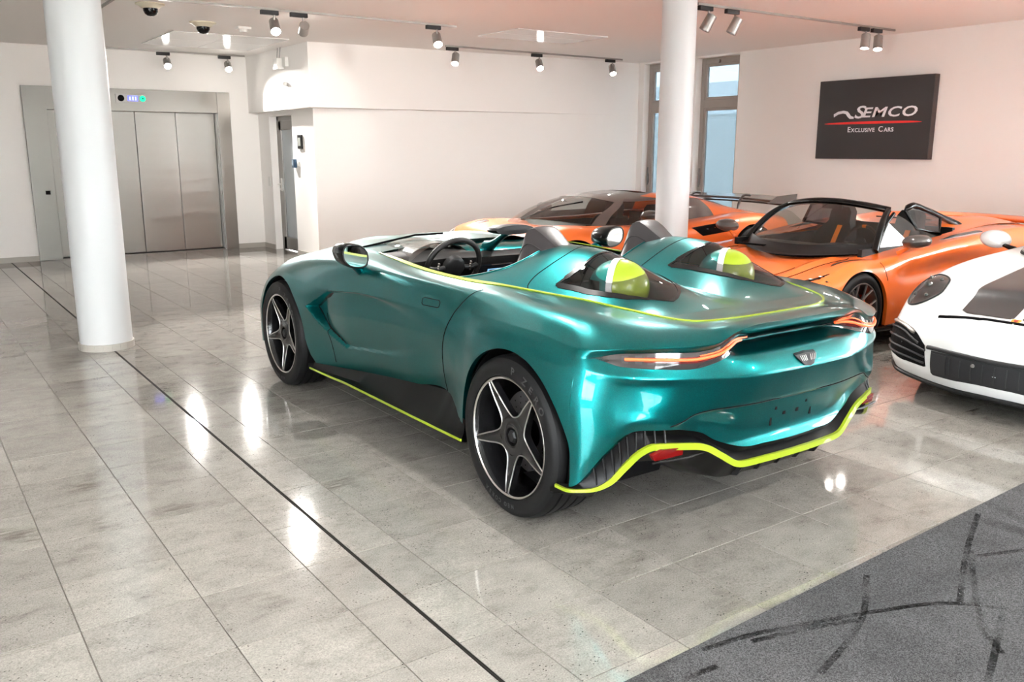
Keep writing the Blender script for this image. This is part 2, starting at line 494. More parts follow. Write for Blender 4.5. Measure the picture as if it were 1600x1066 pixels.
M['mirror'] = pmat('mirror_glass', (0.85, 0.87, 0.87), 0.02, 1.0)
M['red'] = pmat('red_reflector', (0.13, 0.003, 0.003), 0.25, spec=0.3)
M['led'] = pmat('orange_red_light_bar', (0.9, 0.13, 0.04), 0.4, emit=(1.0, 0.10, 0.02), estr=.45)
M['redlens'] = pmat('red_lamp_lens', (0.10, 0.006, 0.006), 0.08, 0, 1.0)
M['smokelens'] = pmat('smoked_lamp_lens', (0.03, 0.027, 0.027), 0.10, 0, 1.0)
M['trim'] = pmat('dark_trim', (0.0022, 0.0022, 0.0025), 0.32, spec=0.16)
M['spoke'] = pmat('grey_wheel_spoke', (0.36, 0.35, 0.34), 0.3, 0.95)
M['grille'] = pmat('dark_radiator_mesh', (0.012, 0.012, 0.014), 0.6)
M['carbon'] = pmat('carbon_fibre', (0.05, 0.043, 0.04), 0.28, 0.1, 1.0)
M['carbon_brown'] = pmat('brown_carbon_roof', (0.10, 0.083, 0.075), 0.3, 0.2, 1.0)
M['screen'] = pmat('car_screen', (0.004, 0.005, 0.008), 0.12)
M['screen_blue'] = pmat('screen_graphics', (0.01, 0.02, 0.03), 0.3, emit=(0.25, 0.55, 0.9), estr=0.7)
M['belt'] = pmat('orange_belt', (0.85, 0.20, 0.01), 0.6)
M['lampcan'] = pmat('grey_lamp_can', (0.36, 0.34, 0.32), 0.35, 0.6)
M['lampoff'] = pmat('unlit_lamp_lens', (0.5, 0.5, 0.48), 0.2)
M['lamp_on'] = pmat('lit_lamp_lens', (1, 1, 1), 0.4, emit=(1.0, 0.95, 0.88), estr=60.0)
M['bronze'] = pmat('grey_bronze_window_frame', (0.36, 0.32, 0.285), 0.45)
M['plastic_w'] = pmat('white_plastic', (0.80, 0.79, 0.76), 0.4)
M['cream'] = pmat('cream_plastic', (0.66, 0.60, 0.46), 0.45)
M['sign_face'] = pmat('charcoal_sign_face', (0.040, 0.037, 0.038), 0.42)
M['sign_side'] = pmat('brown_sign_edge', (0.045, 0.026, 0.022), 0.45)
M['sign_white'] = pmat('sign_white_print', (0.80, 0.80, 0.83), 0.4)
M['sign_red'] = pmat('sign_red_print', (0.75, 0.03, 0.025), 0.4)
M['disp_blue'] = pmat('blue_display', (0.02, 0.02, 0.1), 0.3, emit=(0.12, 0.14, 1.0), estr=1.6)
M['disp_green'] = pmat('green_arrow_light', (0.0, 0.1, 0.04), 0.3, emit=(0.0, 0.75, 0.30), estr=1.3)
M['disp_plate'] = pmat('display_plate', (0.30, 0.29, 0.28), 0.3, 0.9)
M['blue_dev'] = pmat('blue_grey_reader', (0.05, 0.10, 0.17), 0.35)
M['base_stone'] = pmat('stone_skirting', (0.42, 0.39, 0.35), 0.35)
M['facade'] = pmat('pale_facade_panel', (0.62, 0.66, 0.66), 0.6)
M['asphalt'] = pmat('pale_street_paving', (0.55, 0.52, 0.48), 0.8)
M['gold'] = pmat('gold_crest', (0.75, 0.42, 0.06), 0.35, 0.6)
M['crest_red'] = pmat('crest_red', (0.4, 0.02, 0.015), 0.4)
M['helmet_teal'] = paint('helmet_teal', (0.004, 0.17, 0.15), 0.3, 0.35)
M['stripe_white'] = pmat('white_stripe', (0.78, 0.78, 0.76), 0.35)
M['badge'] = pmat('dark_wing_badge', (0.035, 0.035, 0.038), 0.3, 0.8)
M['stripe_black'] = pmat('black_bonnet_stripe', (0.02, 0.02, 0.021), 0.35, 0, 0.5)
M['wood'] = pmat('warm_white_blind', (0.7, 0.68, 0.64), 0.8)
# ------------------------------------------------------------------ generic car skin: control net -> dense half shell, trimmed over the wheels
def skin(net, arches, step=.012, nv=80, disp=None, lv=2, cut=None):
    us = list(np.arange(net.ku[0], net.ku[-1], step)) + [net.ku[-1]]
    for ax, az, r in arches:
        for th in np.linspace(.02, PI - .02, 60):
            us.append(net.u_of(0, ax + r * math.cos(th), lv, net.ku[2], net.ku[-3]))
        for e in (-1, 1):
            us.append(net.u_of(0, ax + e * (r + .0015), lv, net.ku[2], net.ku[-3]))
    us = np.array(sorted(set(np.round(us, 4))))
    C = net.column(us)
    vmax = net.kv[-1]
    G = np.empty((len(us), nv, 3))
    arch_id = np.full(len(us), -1)
    vv = np.linspace(0, vmax, 400)
    for i in range(len(us)):
        x = C[i, lv, 0]
        v0 = 0.0
        zc = None
        for k, (ax, az, r) in enumerate(arches):
            if abs(x - ax) < r and net.ku[1] < us[i] < net.ku[-2]:
                zc = az + math.sqrt(r * r - (x - ax)**2); arch_id[i] = k
        if cut is not None:
            z2 = cut(x)
            if z2 is not None and (zc is None or z2 > zc): zc = z2
        if zc is not None:
            z = herm(C[i], net.kv, vv, True, net.cr)[:, 2]
            ok = np.where(z >= zc)[0]
            if len(ok) and ok[0] > 0:
                a = ok[0]; v0 = vv[a - 1] + (vv[a] - vv[a - 1]) * (zc - z[a - 1]) / (z[a] - z[a - 1] + 1e-9)
        G[i] = herm(C[i], net.kv, v0 + (vmax - v0) * np.linspace(0, 1, nv), True, net.cr)
    if disp is not None: G = disp(G)
    return us, G, arch_id

def shell(mb, G, mi=0):
    mb.grid(G, mi); mb.grid(mirror_y(G), mi, flip=True)

def lip(mb, G, d=.035, mi=0):
    """folds the lower edge of the shell inwards"""
    E = G[:, 0]; L = np.stack([E, E + np.array([0, 0, .004]) - np.array([0, 1, 0]) * np.minimum(d, np.maximum(E[:, 1:2] - .01, 0)), ], 1)
    mb.grid(L, mi, flip=True); mb.grid(mirror_y(L), mi)

def wells(car, arches, y_out, y_in=.42, mat=None):
    """dark wheel housings, one per wheel"""
    for ax, az, r in arches:
        for s in (1, -1):
            a = np.linspace(-.35, PI + .35, 40)
            o = np.stack([ax + (r + .006) * np.cos(a), 0 * a + s * (y_out - .02), az + (r + .006) * np.sin(a)], -1)
            i_ = o.copy(); i_[:, 1] = s * y_in
            c = np.tile(np.array([[ax, s * y_in, az]]), (len(a), 1))
            m = MB().grid(np.stack([o, i_, c], 1)); m.build('wheel_housing', mat or M['matte'], car, smooth=50)

def side_lookup(us, G):
    """y of the skin at (x, z) for the flat side of the car"""
    X = G[:, G.shape[1] // 3, 0]
    def f(x, z):
        i = int(np.argmin(abs(X - x)))
        col = G[i]
        o = np.argsort(col[:, 2])
        return float(np.interp(z, col[o, 2], col[o, 1]))
    return f

def ribbon(pts, nrm, w, t, mb=None):
    """thin raised band along pts lying on a surface with outward normal(s) nrm"""
    mb = mb or MB()
    P = np.asarray(pts, float); N = np.asarray(nrm, float)
    if N.ndim == 1: N = np.tile(N, (len(P), 1))
    T = np.gradient(P, axis=0); T /= np.linalg.norm(T, axis=1, keepdims=True) + 1e-12
    B = np.cross(T, N); B /= np.linalg.norm(B, axis=1, keepdims=True) + 1e-12
    w_ = np.asarray(w, float).reshape(-1, 1) if np.ndim(w) else w
    A = P + B * w_ / 2; D = P - B * w_ / 2
    g = np.stack([A - N * t, A + N * t, D + N * t, D - N * t, A - N * t], 1)
    mb.grid(g)
    n = len(P); b = len(mb.v) - n * 5
    mb.f += [(b, b + 1, b + 2, b + 3), tuple(b + (n - 1) * 5 + q for q in (3, 2, 1, 0))]; mb.m += [0, 0]
    return mb
# ------------------------------------------------------------------ room shell
WT = 0.22
def slab(name, x0, x1, y0, y1, z0, z1, mat, label, cat):
    m = MB().box(((x0 + x1) / 2, (y0 + y1) / 2, (z0 + z1) / 2), (x1 - x0, y1 - y0, z1 - z0))
    o = m.build(name, mat); tag(o, label, cat, kind='structure'); return o

ceil_ob = slab('ceiling', RX0 - WT, RX1 + WT, RY0 - WT, RY1 + 0.8, CEIL, CEIL + 0.2, M['ceiling'], 'flat white plastered ceiling over the showroom', 'ceiling')

# lift wall (far left) with the opening for the lift
def wall_with_holes(name, axis, pos, thick, a0, a1, holes, mat, label, z1=CEIL):
    """wall in the plane axis=pos (thickness away from the room); holes = (a_lo, a_hi, z_lo, z_hi)"""
    m = MB()
    def bx(lo, hi, zl, zh):
        if hi - lo < 1e-4 or zh - zl < 1e-4: return
        if axis == 'y': m.box(((lo + hi) / 2, pos + thick / 2, (zl + zh) / 2), (hi - lo, abs(thick), zh - zl))
        else: m.box((pos + thick / 2, (lo + hi) / 2, (zl + zh) / 2), (abs(thick), hi - lo, zh - zl))
    cur = a0
    for lo, hi, zl, zh in sorted(holes):
        bx(cur, lo, 0, z1); bx(lo, hi, 0, zl); bx(lo, hi, zh, z1); cur = hi
    bx(cur, a1, 0, z1)
    o = m.build(name, mat); tag(o, label, 'wall', kind='structure'); return o

LX0, LX1, LZ = 1.72, 4.64, 2.47
wall_with_holes('wall_lift', 'y', RY1, WT, RX0 - WT, 5.10, [(LX0 + .05, LX1 - .05, 0, LZ - .03)], M['wall'], 'white wall around the steel lift doors')
# side wall with the narrow door: faces -x, at x = 5.10, between y = 12.1 and 14.35
DX = 5.10; DY0, DY1, DZ = 12.92, 13.86, 2.10
wall_with_holes('wall_door', 'x', DX, 0.22, 12.1, RY1 + WT, [(DY0, DY1, 0, DZ)], M['wall'], 'white return wall with the narrow grey door')
# long white wall, very slightly turned against the bulkhead above it
def quadwall(name, x0, y0, x1, y1, z0, z1, t, mat, label):
    m = MB().prism([(x0, y0, z0), (x1, y1, z0), (x1, y1, z1), (x0, y0, z1)], (0, t, 0))
    o = m.build(name, mat); tag(o, label, 'wall', kind='structure'); return o
quadwall('wall_back', 5.103, 12.103, RX1 + WT, 11.44, 0, CEIL, WT, M['wall'], 'long white wall behind the orange cars')
quadwall('wall_bulkhead', 4.95, 11.83, 10.25, 11.49, 2.165, CEIL, 0.5, M['wall'], 'white bulkhead box along the top of the long wall')
slab('wall_bulkhead_return', 4.95, 5.12, 12.331, RY1 + .02, 2.165, CEIL, M['wall'], 'white bulkhead above the narrow door', 'wall')
# right wall with two tall windows
W1 = (10.46, 11.33); W2 = (9.27, 10.14); WZ = (0.12, 3.0)
RW_ = [(-2.6, -.4, 0.3, 2.8), (-.2, 2.0, 0.3, 2.8)]
wall_with_holes('wall_right', 'x', RX1, 0.26, RY0 - WT, 11.75, [(*W2, *WZ), (*W1, *WZ)] + RW_, M['wall'], 'pink-tinged white wall behind the dark sign')
# glazed street front behind the camera and the left side
FW_ = [(RX0 + .5 + 2.45 * k, RX0 + .5 + 2.45 * k + 2.25, 0.15, 2.8) for k in (1,)] + [(9.3, 10.5, .15, 2.8)]
wall_with_holes('wall_front', 'y', RY0, -WT, RX0 - WT, RX1 + WT, FW_, M['wall'], 'street front wall with large windows behind the camera')
LW_ = [(RY0 + .6 + 2.6 * k, RY0 + .6 + 2.6 * k + 2.3, 0.3, 2.8) for k in (1,)]
wall_with_holes('wall_left', 'x', RX0, -WT, RY0 - WT, RY1 + WT, LW_, M['wall'], 'left wall with large windows outside the picture')

def tall_window(name, n, y0, y1, z0, z1, x):
    """steel window set into the right wall: outer frame, transom, two panes, handle"""
    root = empty(name, (x, (y0 + y1) / 2, z0)); tag(root, n, 'window', kind='structure')
    w, h = y1 - y0, z1 - z0
    fr = MB()
    for yy in (-w / 2 + .04, w / 2 - .04): fr.box((0.04, yy, h / 2), (.08, .08, h))
    fr.box((0.04, 0, h - .045), (.08, w - .16, .09)); fr.box((.04, 0, .05), (.08, w - .16, .1))
    bevel(fr.build('frame', M['bronze'], root), .006)
    tz = 2.30 - z0
    t = MB().box((0.04, 0, tz), (.085, w - .16, .13)); bevel(t.build('transom', M['bronze'], root), .006)
    for lo, hi in ((.1, tz - .065), (tz + .065, h - .09)):
        s = MB()
        for yy in (-w / 2 + .10, w / 2 - .10): s.box((.03, yy, (lo + hi) / 2), (.05, .04, hi - lo))
        s.box((.03, 0, lo + .02), (.05, w - .24, .04)); s.box((.03, 0, hi - .02), (.05, w - .24, .04))
        bevel(s.build('sash', M['bronze'], root), .004)
        p = MB().box((.04, 0, (lo + hi) / 2), (.008, w - .22, hi - lo - .04)); p.build('pane', M['frost'], root)
    hd = MB().box((-.005, w / 2 - .05, .98), (.02, .03, .16)); hd.box((-.03, w / 2 - .06, 1.02), (.02, .02, .30))
    bevel(hd.build('handle', M['steel_dark'], root), .004)
    lt = MB().lathe([(0, -.03), (.025, -.03), (.025, .02), (0, .02)], 12, 'x', c=(-.01, .06, h - .06)); lt.build('latch', M['lampcan'], root)
    return root
tall_window('window_1', 'tall grey-framed window left of the white column', *W1, *WZ, RX1 + .12)
tall_window('window_2', 'tall grey-framed window right of the white column', *W2, *WZ, RX1 + .12)

def glazing(name, label, axis, pos, holes):
    root = empty(name, (0, 0, 0)); tag(root, label, 'window', kind='structure')
    for lo, hi, zl, zh in holes:
        fr = MB(); pn = MB()
        def bx(mb, a, b, c, d, t):
            if axis == 'y': mb.box(((a + b) / 2, pos, (c + d) / 2), (b - a, t, d - c))
            else: mb.box((pos, (a + b) / 2, (c + d) / 2), (t, b - a, d - c))
        for a, b in ((lo, lo + .06), (hi - .06, hi), ((lo + hi) / 2 - .03, (lo + hi) / 2 + .03)): bx(fr, a, b, zl, zh, .08)
        for c, d in ((zl, zl + .06), (zh - .06, zh), (2.15, 2.21)): bx(fr, lo, hi, c, d, .07)
        fr.build('frame', M['bronze'], root)
        bx(pn, lo + .02, hi - .02, zl + .02, zh - .02, .006); pn.build('pane', M['glass'], root)
glazing('window_3', 'row of street windows behind the camera', 'y', RY0 - .12, FW_)
glazing('window_4', 'row of windows in the left wall outside the picture', 'x', RX0 - .12, LW_)

glazing('window_5', 'row of windows in the right wall outside the picture', 'x', RX1 + .14, RW_)

# outside: street ground and the pale neighbouring facade seen through the tall windows
gnd = MB().box((3, 5, -.35), (90, 90, .1)); tag(gnd.build('street_ground', M['asphalt']), 'grey street ground outside the windows', 'ground', kind='structure')
fa = empty('neighbour_facade', (15.5, 12, -.3)); tag(fa, 'pale grey panelled building outside the tall windows', 'building')
b_ = MB().box((1.5, 0, 1.32), (3, 14, 2.65)); b_.build('lower_wall', M['facade'], fa)
b_ = MB().box((1.56, 0, 3.02), (3, 14, .70)); b_.build('upper_band', pmat('pale_band', (0.78, 0.82, 0.84), 0.6), fa)
b_ = MB().box((1.48, 0, 2.66), (3, 14, .03)); b_.build('ledge', M['facade'], fa)

# ------------------------------------------------------------------ skirting
def base(name, p, q, h=.075, t=.015, label='', nrm=(0, -1)):
    m = MB(); x0, y0 = p; x1, y1 = q; nx, ny = nrm
    m.prism([(x0, y0, 0), (x1, y1, 0), (x1, y1, h), (x0, y0, h)], (nx * t, ny * t, 0))
    o = m.build(name, M['base_stone']); tag(o, label, 'skirting', kind='structure')
base('baseboard_lift_left', (RX0, RY1), (LX0, RY1), label='beige stone skirting left of the lift')
base('baseboard_lift_right', (LX1, RY1), (DX, RY1), label='beige stone skirting right of the lift')
base('baseboard_door_far', (DX, DY1), (DX, RY1), label='short beige skirting beyond the narrow door', nrm=(-1, 0))
base('baseboard_door_near', (DX, 12.1), (DX, DY0), label='beige skirting on the near side of the narrow door', nrm=(-1, 0))
base('baseboard_back', (DX, 12.1), (RX1, 11.46), label='beige skirting along the long white wall')
base('baseboard_right', (RX1, RY0), (RX1, W2[0]), label='beige skirting under the dark sign', nrm=(-1, 0))

# ------------------------------------------------------------------ floor of 40 cm stone tiles
fl = MB().box(((RX0 + RX1) / 2, (RY0 + RY1) / 2 + .2, -.055), (RX1 - RX0 + .4, RY1 - RY0 + .8, .1))
floor_ob = fl.build('floor', M['grout']); tag(floor_ob, 'speckled grey stone tile floor with thin joints', 'floor', kind='structure')
TX0, TY0, TS, GAP = 0.355, 1.82, 0.40, 0.0032
GROOVE = 1.354
def tile_mesh(w, d):
    hw, hd, c, h = w / 2, d / 2, .0012, .005
    vs = []
    for z, k in ((-h, 0), (0 - c, 0), (0, c)):
        vs += [(-hw + k, -hd + k, z), (hw - k, -hd + k, z), (hw - k, hd - k, z), (-hw + k, hd - k, z)]
    fs = [(8, 9, 10, 11)]
    for L in (0, 4):
        fs += [(L + i, L + (i + 1) % 4, L + 4 + (i + 1) % 4, L + 4 + i) for i in range(4)]
    return vs, fs
tiles = []
xs = [TX0 + TS * k for k in range(-12, 28)]
for k in range(-14, 33):
    ya, yb = TY0 + TS * k, TY0 + TS * (k + 1)
    for i in range(len(xs) - 1):
        xa, xb = xs[i], xs[i + 1]
        segs = [(xa, xb)]
        if xa < GROOVE < xb: segs = [(xa, GROOVE - .006), (GROOVE + .006, xb)]
        for a, b in segs:
            a2, b2 = max(a, RX0), min(b, RX1); c2, d2 = max(ya, RY0), min(yb, RY1 + .1)
            if b2 - a2 > .03 and d2 - c2 > .03: tiles.append((a2, b2, c2, d2))
def tile_seen(t):
    """rough on-screen size of a tile (0 when outside the frame)"""
    x, y = (t[0] + t[1]) / 2, (t[2] + t[3]) / 2
    s, c = math.sin(R(YAW)), math.cos(R(YAW))
    f, r_ = x * s + y * c, x * c - y * s
    cp, sp = math.cos(R(PITCH)), math.sin(R(PITCH))
    d = f * cp + CAM_H * sp; u = f * sp - CAM_H * cp
    if d < .8: return 0
    px, py = 800 + FPX * r_ / d, 533 - FPX * u / d
    if not (-60 < px < 1660 and py < 1130): return 0
    if y < 1.5 and px > 900: return 0      # under the carpet
    if 2.2 < x < 3.9 and 2.5 < y < 6.3: return 0.3 / d**3   # mostly hidden under the car
    return 1 / d**3
order = sorted(range(len(tiles)), key=lambda i: -tile_seen(tiles[i]))
near = set(i for i in order[:296] if tile_seen(tiles[i]) > 0)
cache = {}
rest = MB()
for i, (a, b, c, d) in enumerate(tiles):
    w, dd = round(b - a - GAP, 4), round(d - c - GAP, 4)
    if i in near:
        if (w, dd) not in cache:
            vs, fs = tile_mesh(w, dd); me = bpy.data.meshes.new('tile'); me.from_pydata(vs, [], fs); me.materials.append(M['floor']); cache[(w, dd)] = me
        o = link('tile', cache[(w, dd)], floor_ob); o.location = ((a + b) / 2, (c + d) / 2, random.uniform(-.0003, .0003))
    else:
        vs, fs = tile_mesh(w, dd)
        rest.add([(x + (a + b) / 2, y + (c + d) / 2, z) for x, y, z in vs], fs)
o = rest.build('distant_tiles', M['floor'], floor_ob); o['kind'] = 'stuff'
jn = MB().box((GROOVE, (RY0 + RY1) / 2, -.004), (.004, RY1 - RY0, .006))
jn.box((GROOVE - .0052, (RY0 + RY1) / 2, -.0035), (.0016, RY1 - RY0, .007)); jn.box((GROOVE + .0052, (RY0 + RY1) / 2, -.0035), (.0016, RY1 - RY0, .007))
tag(jn.build('trim_1', M['joint']), 'dark metal expansion joint running straight across the tiles', 'floor joint', kind='structure')

# carpet runner at the lower right: edge slightly askew to the joints
cp = MB(); e0, e1 = (0.9, 1.715), (5.15, 1.852)
cp.prism([(e0[0], e0[1], .0005), (e0[0], -1.6, .0005), (e1[0], -1.6, .0005), (e1[0], e1[1], .0005)], (0, 0, .009))
carpet = tag(bevel(cp.build('carpet', M['carpet']), .003), 'dark grey carpet with black tyre scuffs, lower right', 'carpet')
SCUFFS = [[(3.78, 1.76), (3.38, 1.6), (2.95, 1.4)], [(1.97, 1.72), (2.2, 1.68), (2.35, 1.63), (2.66, 1.53), (2.92, 1.41), (3.07, 1.24)], [(2.14, 1.66), (2.33, 1.61), (2.57, 1.53)],
          [(3.39, 1.59), (3.01, 1.37), (2.82, 1.24), (2.74, 1.15)], [(2.17, 1.42), (2.37, 1.47), (2.55, 1.53), (2.86, 1.71)], [(2.99, 1.27), (2.71, 1.16), (2.55, 1.1)], [(3.34, 1.56), (3.57, 1.47)], [(1.81, 1.64), (1.94, 1.63)]]
for pts in SCUFFS:
    P = spline([(x, y, .0102) for x, y in pts], 40)
    ribbon(P, np.array([0, 0, 1.]), .022, .0004).build('tyre_mark', M['scuff'], carpet)

# ------------------------------------------------------------------ columns
def column(x, y, r, label, foot=True):
    root = empty('column', (x, y, 0)); tag(root, label, 'column', kind='structure')
    m = MB().lathe([(r, .0), (r, CEIL)], 64, 'z'); m.build('shaft', M['column'], root, smooth=40)
    n = 20
    for k in range(n):                      # foot ring of small upright mosaic strips
        a0, a1 = 2 * PI * k / n + .004, 2 * PI * (k + 1) / n - .004
        s = MB(); vs = []
        for rr in (r - .005, r + .012):
            for z in (0, .055):
                for a in (a0, (a0 + a1) / 2, a1): vs.append((rr * math.cos(a), rr * math.sin(a), z))
        s.add(vs, [(0, 1, 4, 3), (1, 2, 5, 4), (6, 9, 10, 7), (7, 10, 11, 8), (3, 4, 10, 9), (4, 5, 11, 10), (0, 3, 9, 6), (2, 8, 11, 5)])
        s.build('foot_tile', M['base_stone'], root)
    return root
column(1.335, 7.66, .20, 'round white column in front of the lift, stone foot ring')
column(6.40, 6.27, .164, 'round white column standing between the two orange cars')

# ------------------------------------------------------------------ lift
lift = empty('door_2', ((LX0 + LX1) / 2, RY1, 0)); tag(lift, 'brushed steel lift with four-panel sliding door', 'lift', kind='structure')
cx = (LX0 + LX1) / 2; HW = (LX1 - LX0) / 2
JW, DZt = .30, 2.15
def lpart(name, mb, mat=None, bev=.003): return bevel(mb.build(name, mat or M['steel'], lift), bev)
lpart('jamb', MB().box((-HW + JW / 2, -.012, LZ / 2), (JW, .05, LZ)))
lpart('jamb', MB().box((HW - JW / 2 + .05, -.012, LZ / 2), (JW - .10, .05, LZ)))
lpart('header', MB().box((-.0 + .05, -.005, (DZt + LZ) / 2), (2 * HW - 2 * JW + .10, .05, LZ - DZt)))
lpart('reveal', MB().box((-HW + JW + .005, .08, DZt / 2), (.012, .16, DZt)))
lpart('reveal', MB().box((HW - JW + .095, .08, DZt / 2), (.012, .16, DZt)))
lpart('reveal_top', MB().box((.05, .08, DZt + .004), (2 * HW - 2 * JW + .09, .16, .012)), M['steel_dark'])
x0, x1 = -HW + JW, HW - JW + .09
pw = (x1 - x0) / 4
for k in range(4):
    lpart('door_panel', MB().box((x0 + pw * (k + .5), .13 + (.012 if k in (0, 3) else 0), DZt / 2 + .01), (pw - .008, .03, DZt - .02)), bev=.004)
lpart('sill', MB().box((.05, .08, .004), (x1 - x0, .16, .012)), M['steel_dark'])
lpart('door_gap', MB().box((.05, .16, DZt / 2), (x1 - x0, .01, DZt)), M['matte'])
dp = lpart('display_panel', MB().box((-.02, -.037, 2.335), (.42, .014, .125)), M['disp_plate'])
sp = MB().lathe([(0, -.05), (.045, -.05), (.048, -.04)], 20, 'y', c=(-.155, 0, 2.335)); o = sp.build('speaker', M['matte'], dp)
MB().box((.01, -.046, 2.335), (.145, .008, .075)).build('screen', M['disp_blue'], dp)
for dx in (-.03, .01, .05): MB().box((dx, -.0505, 2.335), (.018, .003, .05)).build('digit', pmat('digit', (.3, .3, .9), .4, emit=(.45, .5, 1), estr=1.6), dp)
ar = MB().lathe([(0, -.052), (.042, -.052), (.046, -.04)], 20, 'y', c=(.15, 0, 2.335)); ar.build('direction_light', M['disp_green'], dp)
a2 = MB()
a2.prism([(.137, -.0535, 2.325), (.163, -.0535, 2.325), (.15, -.0535, 2.357)], (0, -.002, 0)); a2.build('arrow', M['matte'], dp)
lpart('call_button', MB().box((-HW + .20, -.042, .98), (.062, .012, .055)), M['matte'])

# ------------------------------------------------------------------ narrow grey door in the return wall
door = empty('door_1', (DX + .15, (DY0 + DY1) / 2, 0)); tag(door, 'narrow grey metal-framed door beside the lift', 'door', kind='structure')
dw = DY1 - DY0
f_ = MB()
for s in (-1, 1): f_.box((0, s * (dw / 2 - .035), DZ / 2), (.07, .07, DZ))
f_.box((0, 0, DZ - .035), (.07, dw, .07)); bevel(f_.build('frame', M['steel_dark'], door), .004)
l_ = MB()
for s in (-1, 1): l_.box((-.012, s * (dw / 2 - .13), DZ / 2 - .035), (.05, .12, DZ - .09))
l_.box((-.012, 0, DZ - .14), (.05, dw - .16, .14)); l_.box((-.012, 0, .11), (.05, dw - .16, .20))
bevel(l_.build('leaf_frame', M['steel_dark'], door), .004)
MB().box((-.005, 0, DZ / 2), (.02, dw - .36, DZ - .40)).build('glass_panel', pmat('grey_door_glass', (.42, .46, .48), .25), door)
h_ = MB().box((-.045, dw / 2 - .11, 1.04), (.012, .05, .20)); h_.tube([(-.05, dw / 2 - .11, 1.05), (-.10, dw / 2 - .11, 1.05), (-.10, dw / 2 - .24, 1.05)], .011)
h_.lathe([(0, -.07), (.018, -.07), (.018, -.04), (0, -.04)], 12, 'x', c=(0, dw / 2 - .11, .97)); h_.build('handle', M['silver'], door, smooth=40)
MB().box((-.16, dw / 2 + .10, 1.09), (.012, .10, .15)).build('lock_plate', M['plastic_w'], door)

def wall_thing(name, label, cat, parts, loc, rz=0):
    r_ = empty(name, loc, rz); tag(r_, label, cat)
    for n, mb, mt in parts: bevel(mb.build(n, mt, r_), .002)
    return r_
# fittings on the return wall and bulkhead (all face -x)
wall_thing('wall_thermostat', 'small dark framed wall unit high beside the door', 'wall unit',
           [('frame', MB().box((-.012, 0, 0), (.024, .155, .20)), M['satin']), ('display', MB().box((-.026, 0, 0), (.006, .085, .12)), pmat('grey_display', (.42, .44, .40), .3))], (DX, 12.60, 1.70))
wall_thing('card_reader', 'blue-grey card reader at the door edge', 'card reader',
           [('body', MB().box((-.025, 0, 0), (.05, .075, .125)), M['blue_dev']), ('face', MB().box((-.052, .0, .01), (.006, .05, .085)), pmat('reader_face', (.25, .33, .40), .25))], (DX, 12.83, 1.385))
wall_thing('light_switch', 'white square light switch right of the card reader', 'light switch',
           [('plate', MB().box((-.006, 0, 0), (.012, .085, .085)), M['plastic_w']), ('rocker', MB().box((-.014, 0, 0), (.006, .05, .055)), M['plastic_w'])], (DX, 12.72, 1.38))
wall_thing('emergency_light', 'white box hung by two wires above the narrow door', 'emergency light',
           [('housing', MB().box((-.07, 0, 0), (.10, .16, .15)), M['plastic_w']), ('side_box', MB().box((-.03, -.16, .02), (.05, .12, .13)), M['plastic_w']),
            ('wire', MB().tube([(-.07, .05, .07), (-.05, .06, .23)], .004, 6), M['grey']), ('wire', MB().tube([(-.07, -.04, .07), (-.05, -.05, .23)], .004, 6), M['grey'])], (4.95, 12.75, 2.80))
wall_thing('motion_sensor', 'small white motion sensor under the hanging box', 'sensor',
           [('body', MB().lathe([(0, -.04), (.022, -.038), (.03, -.02), (.03, 0)], 16, 'x'), M['plastic_w']), ('lens', MB().lathe([(0, -.052), (.015, -.048), (.02, -.038)], 12, 'x'), M['plastic_w'])], (4.95, 12.68, 2.52))

# ------------------------------------------------------------------ sign on the right wall
SY0, SY1, SZ0, SZ1, SD = 6.10, 7.74, 1.465, 2.50, .10
sign = empty('wall_sign', (RX1, (SY0 + SY1) / 2, (SZ0 + SZ1) / 2)); tag(sign, 'large charcoal wall sign with white lettering and red line', 'sign')
bevel(MB().box((-SD / 2, 0, 0), (SD, SY1 - SY0, SZ1 - SZ0)).build('panel', M['sign_side'], sign), .004)
MB().box((-SD - .002, 0, 0), (.006, SY1 - SY0 - .004, SZ1 - SZ0 - .004)).build('face', M['sign_face'], sign)
def sign_text(txt, size, yc, zc, sx=1.0, shear=0.0, bold=0.0, name='lettering', space=1.0):
    vs, fs = text_mesh(txt, size, shear, bold, .002, 'CENTER', space)
    m = MB().add([(-SD - .008 - z, yc - x * sx, zc + y) for x, y, z in vs], fs)
    return m.build(name, M['sign_white'], sign)
sign_text('S', .225, .190, .014, 1.40, .22, .003)
sign_text('EMCO', .175, -.235, .024, 1.48, .22, .003, space=1.10)
# swoosh running left from the S
sw = []
top = [(.57, .075), (.50, .108), (.42, .118), (.36, .105), (.33, .075), (.305, .045), (.262, .032)]
bot = [(.262, .008), (.32, .008), (.355, .035), (.385, .072), (.43, .082), (.50, .07), (.565, .035)]
MB().prism([(-SD - .006, y, z) for y, z in top + bot], (-.003, 0, 0)).build('swoosh', M['sign_white'], sign)
ln = [(y, -.055 + .018 * math.sqrt(max(0, 1 - (y / .70)**2)) + .006 * (1 if y < 0 else 1)) for y in np.linspace(.70, -.70, 25)]
lb = [(y, -.055 - .008 * math.sqrt(max(0, 1 - (y / .70)**2))) for y in np.linspace(-.70, .70, 25)]
MB().prism([(-SD - .006, y, z) for y, z in ln + lb], (-.003, 0, 0)).build('red_line', M['sign_red'], sign)
for t_, sz_, yc_ in (('E', .098, .318), ('XCLUSIVE', .072, .112), ('C', .098, -.147), ('ARS', .072, -.262)):
    sign_text(t_, sz_, yc_, -.165, 1.0, 0, .001, 'small_lettering', 1.12)

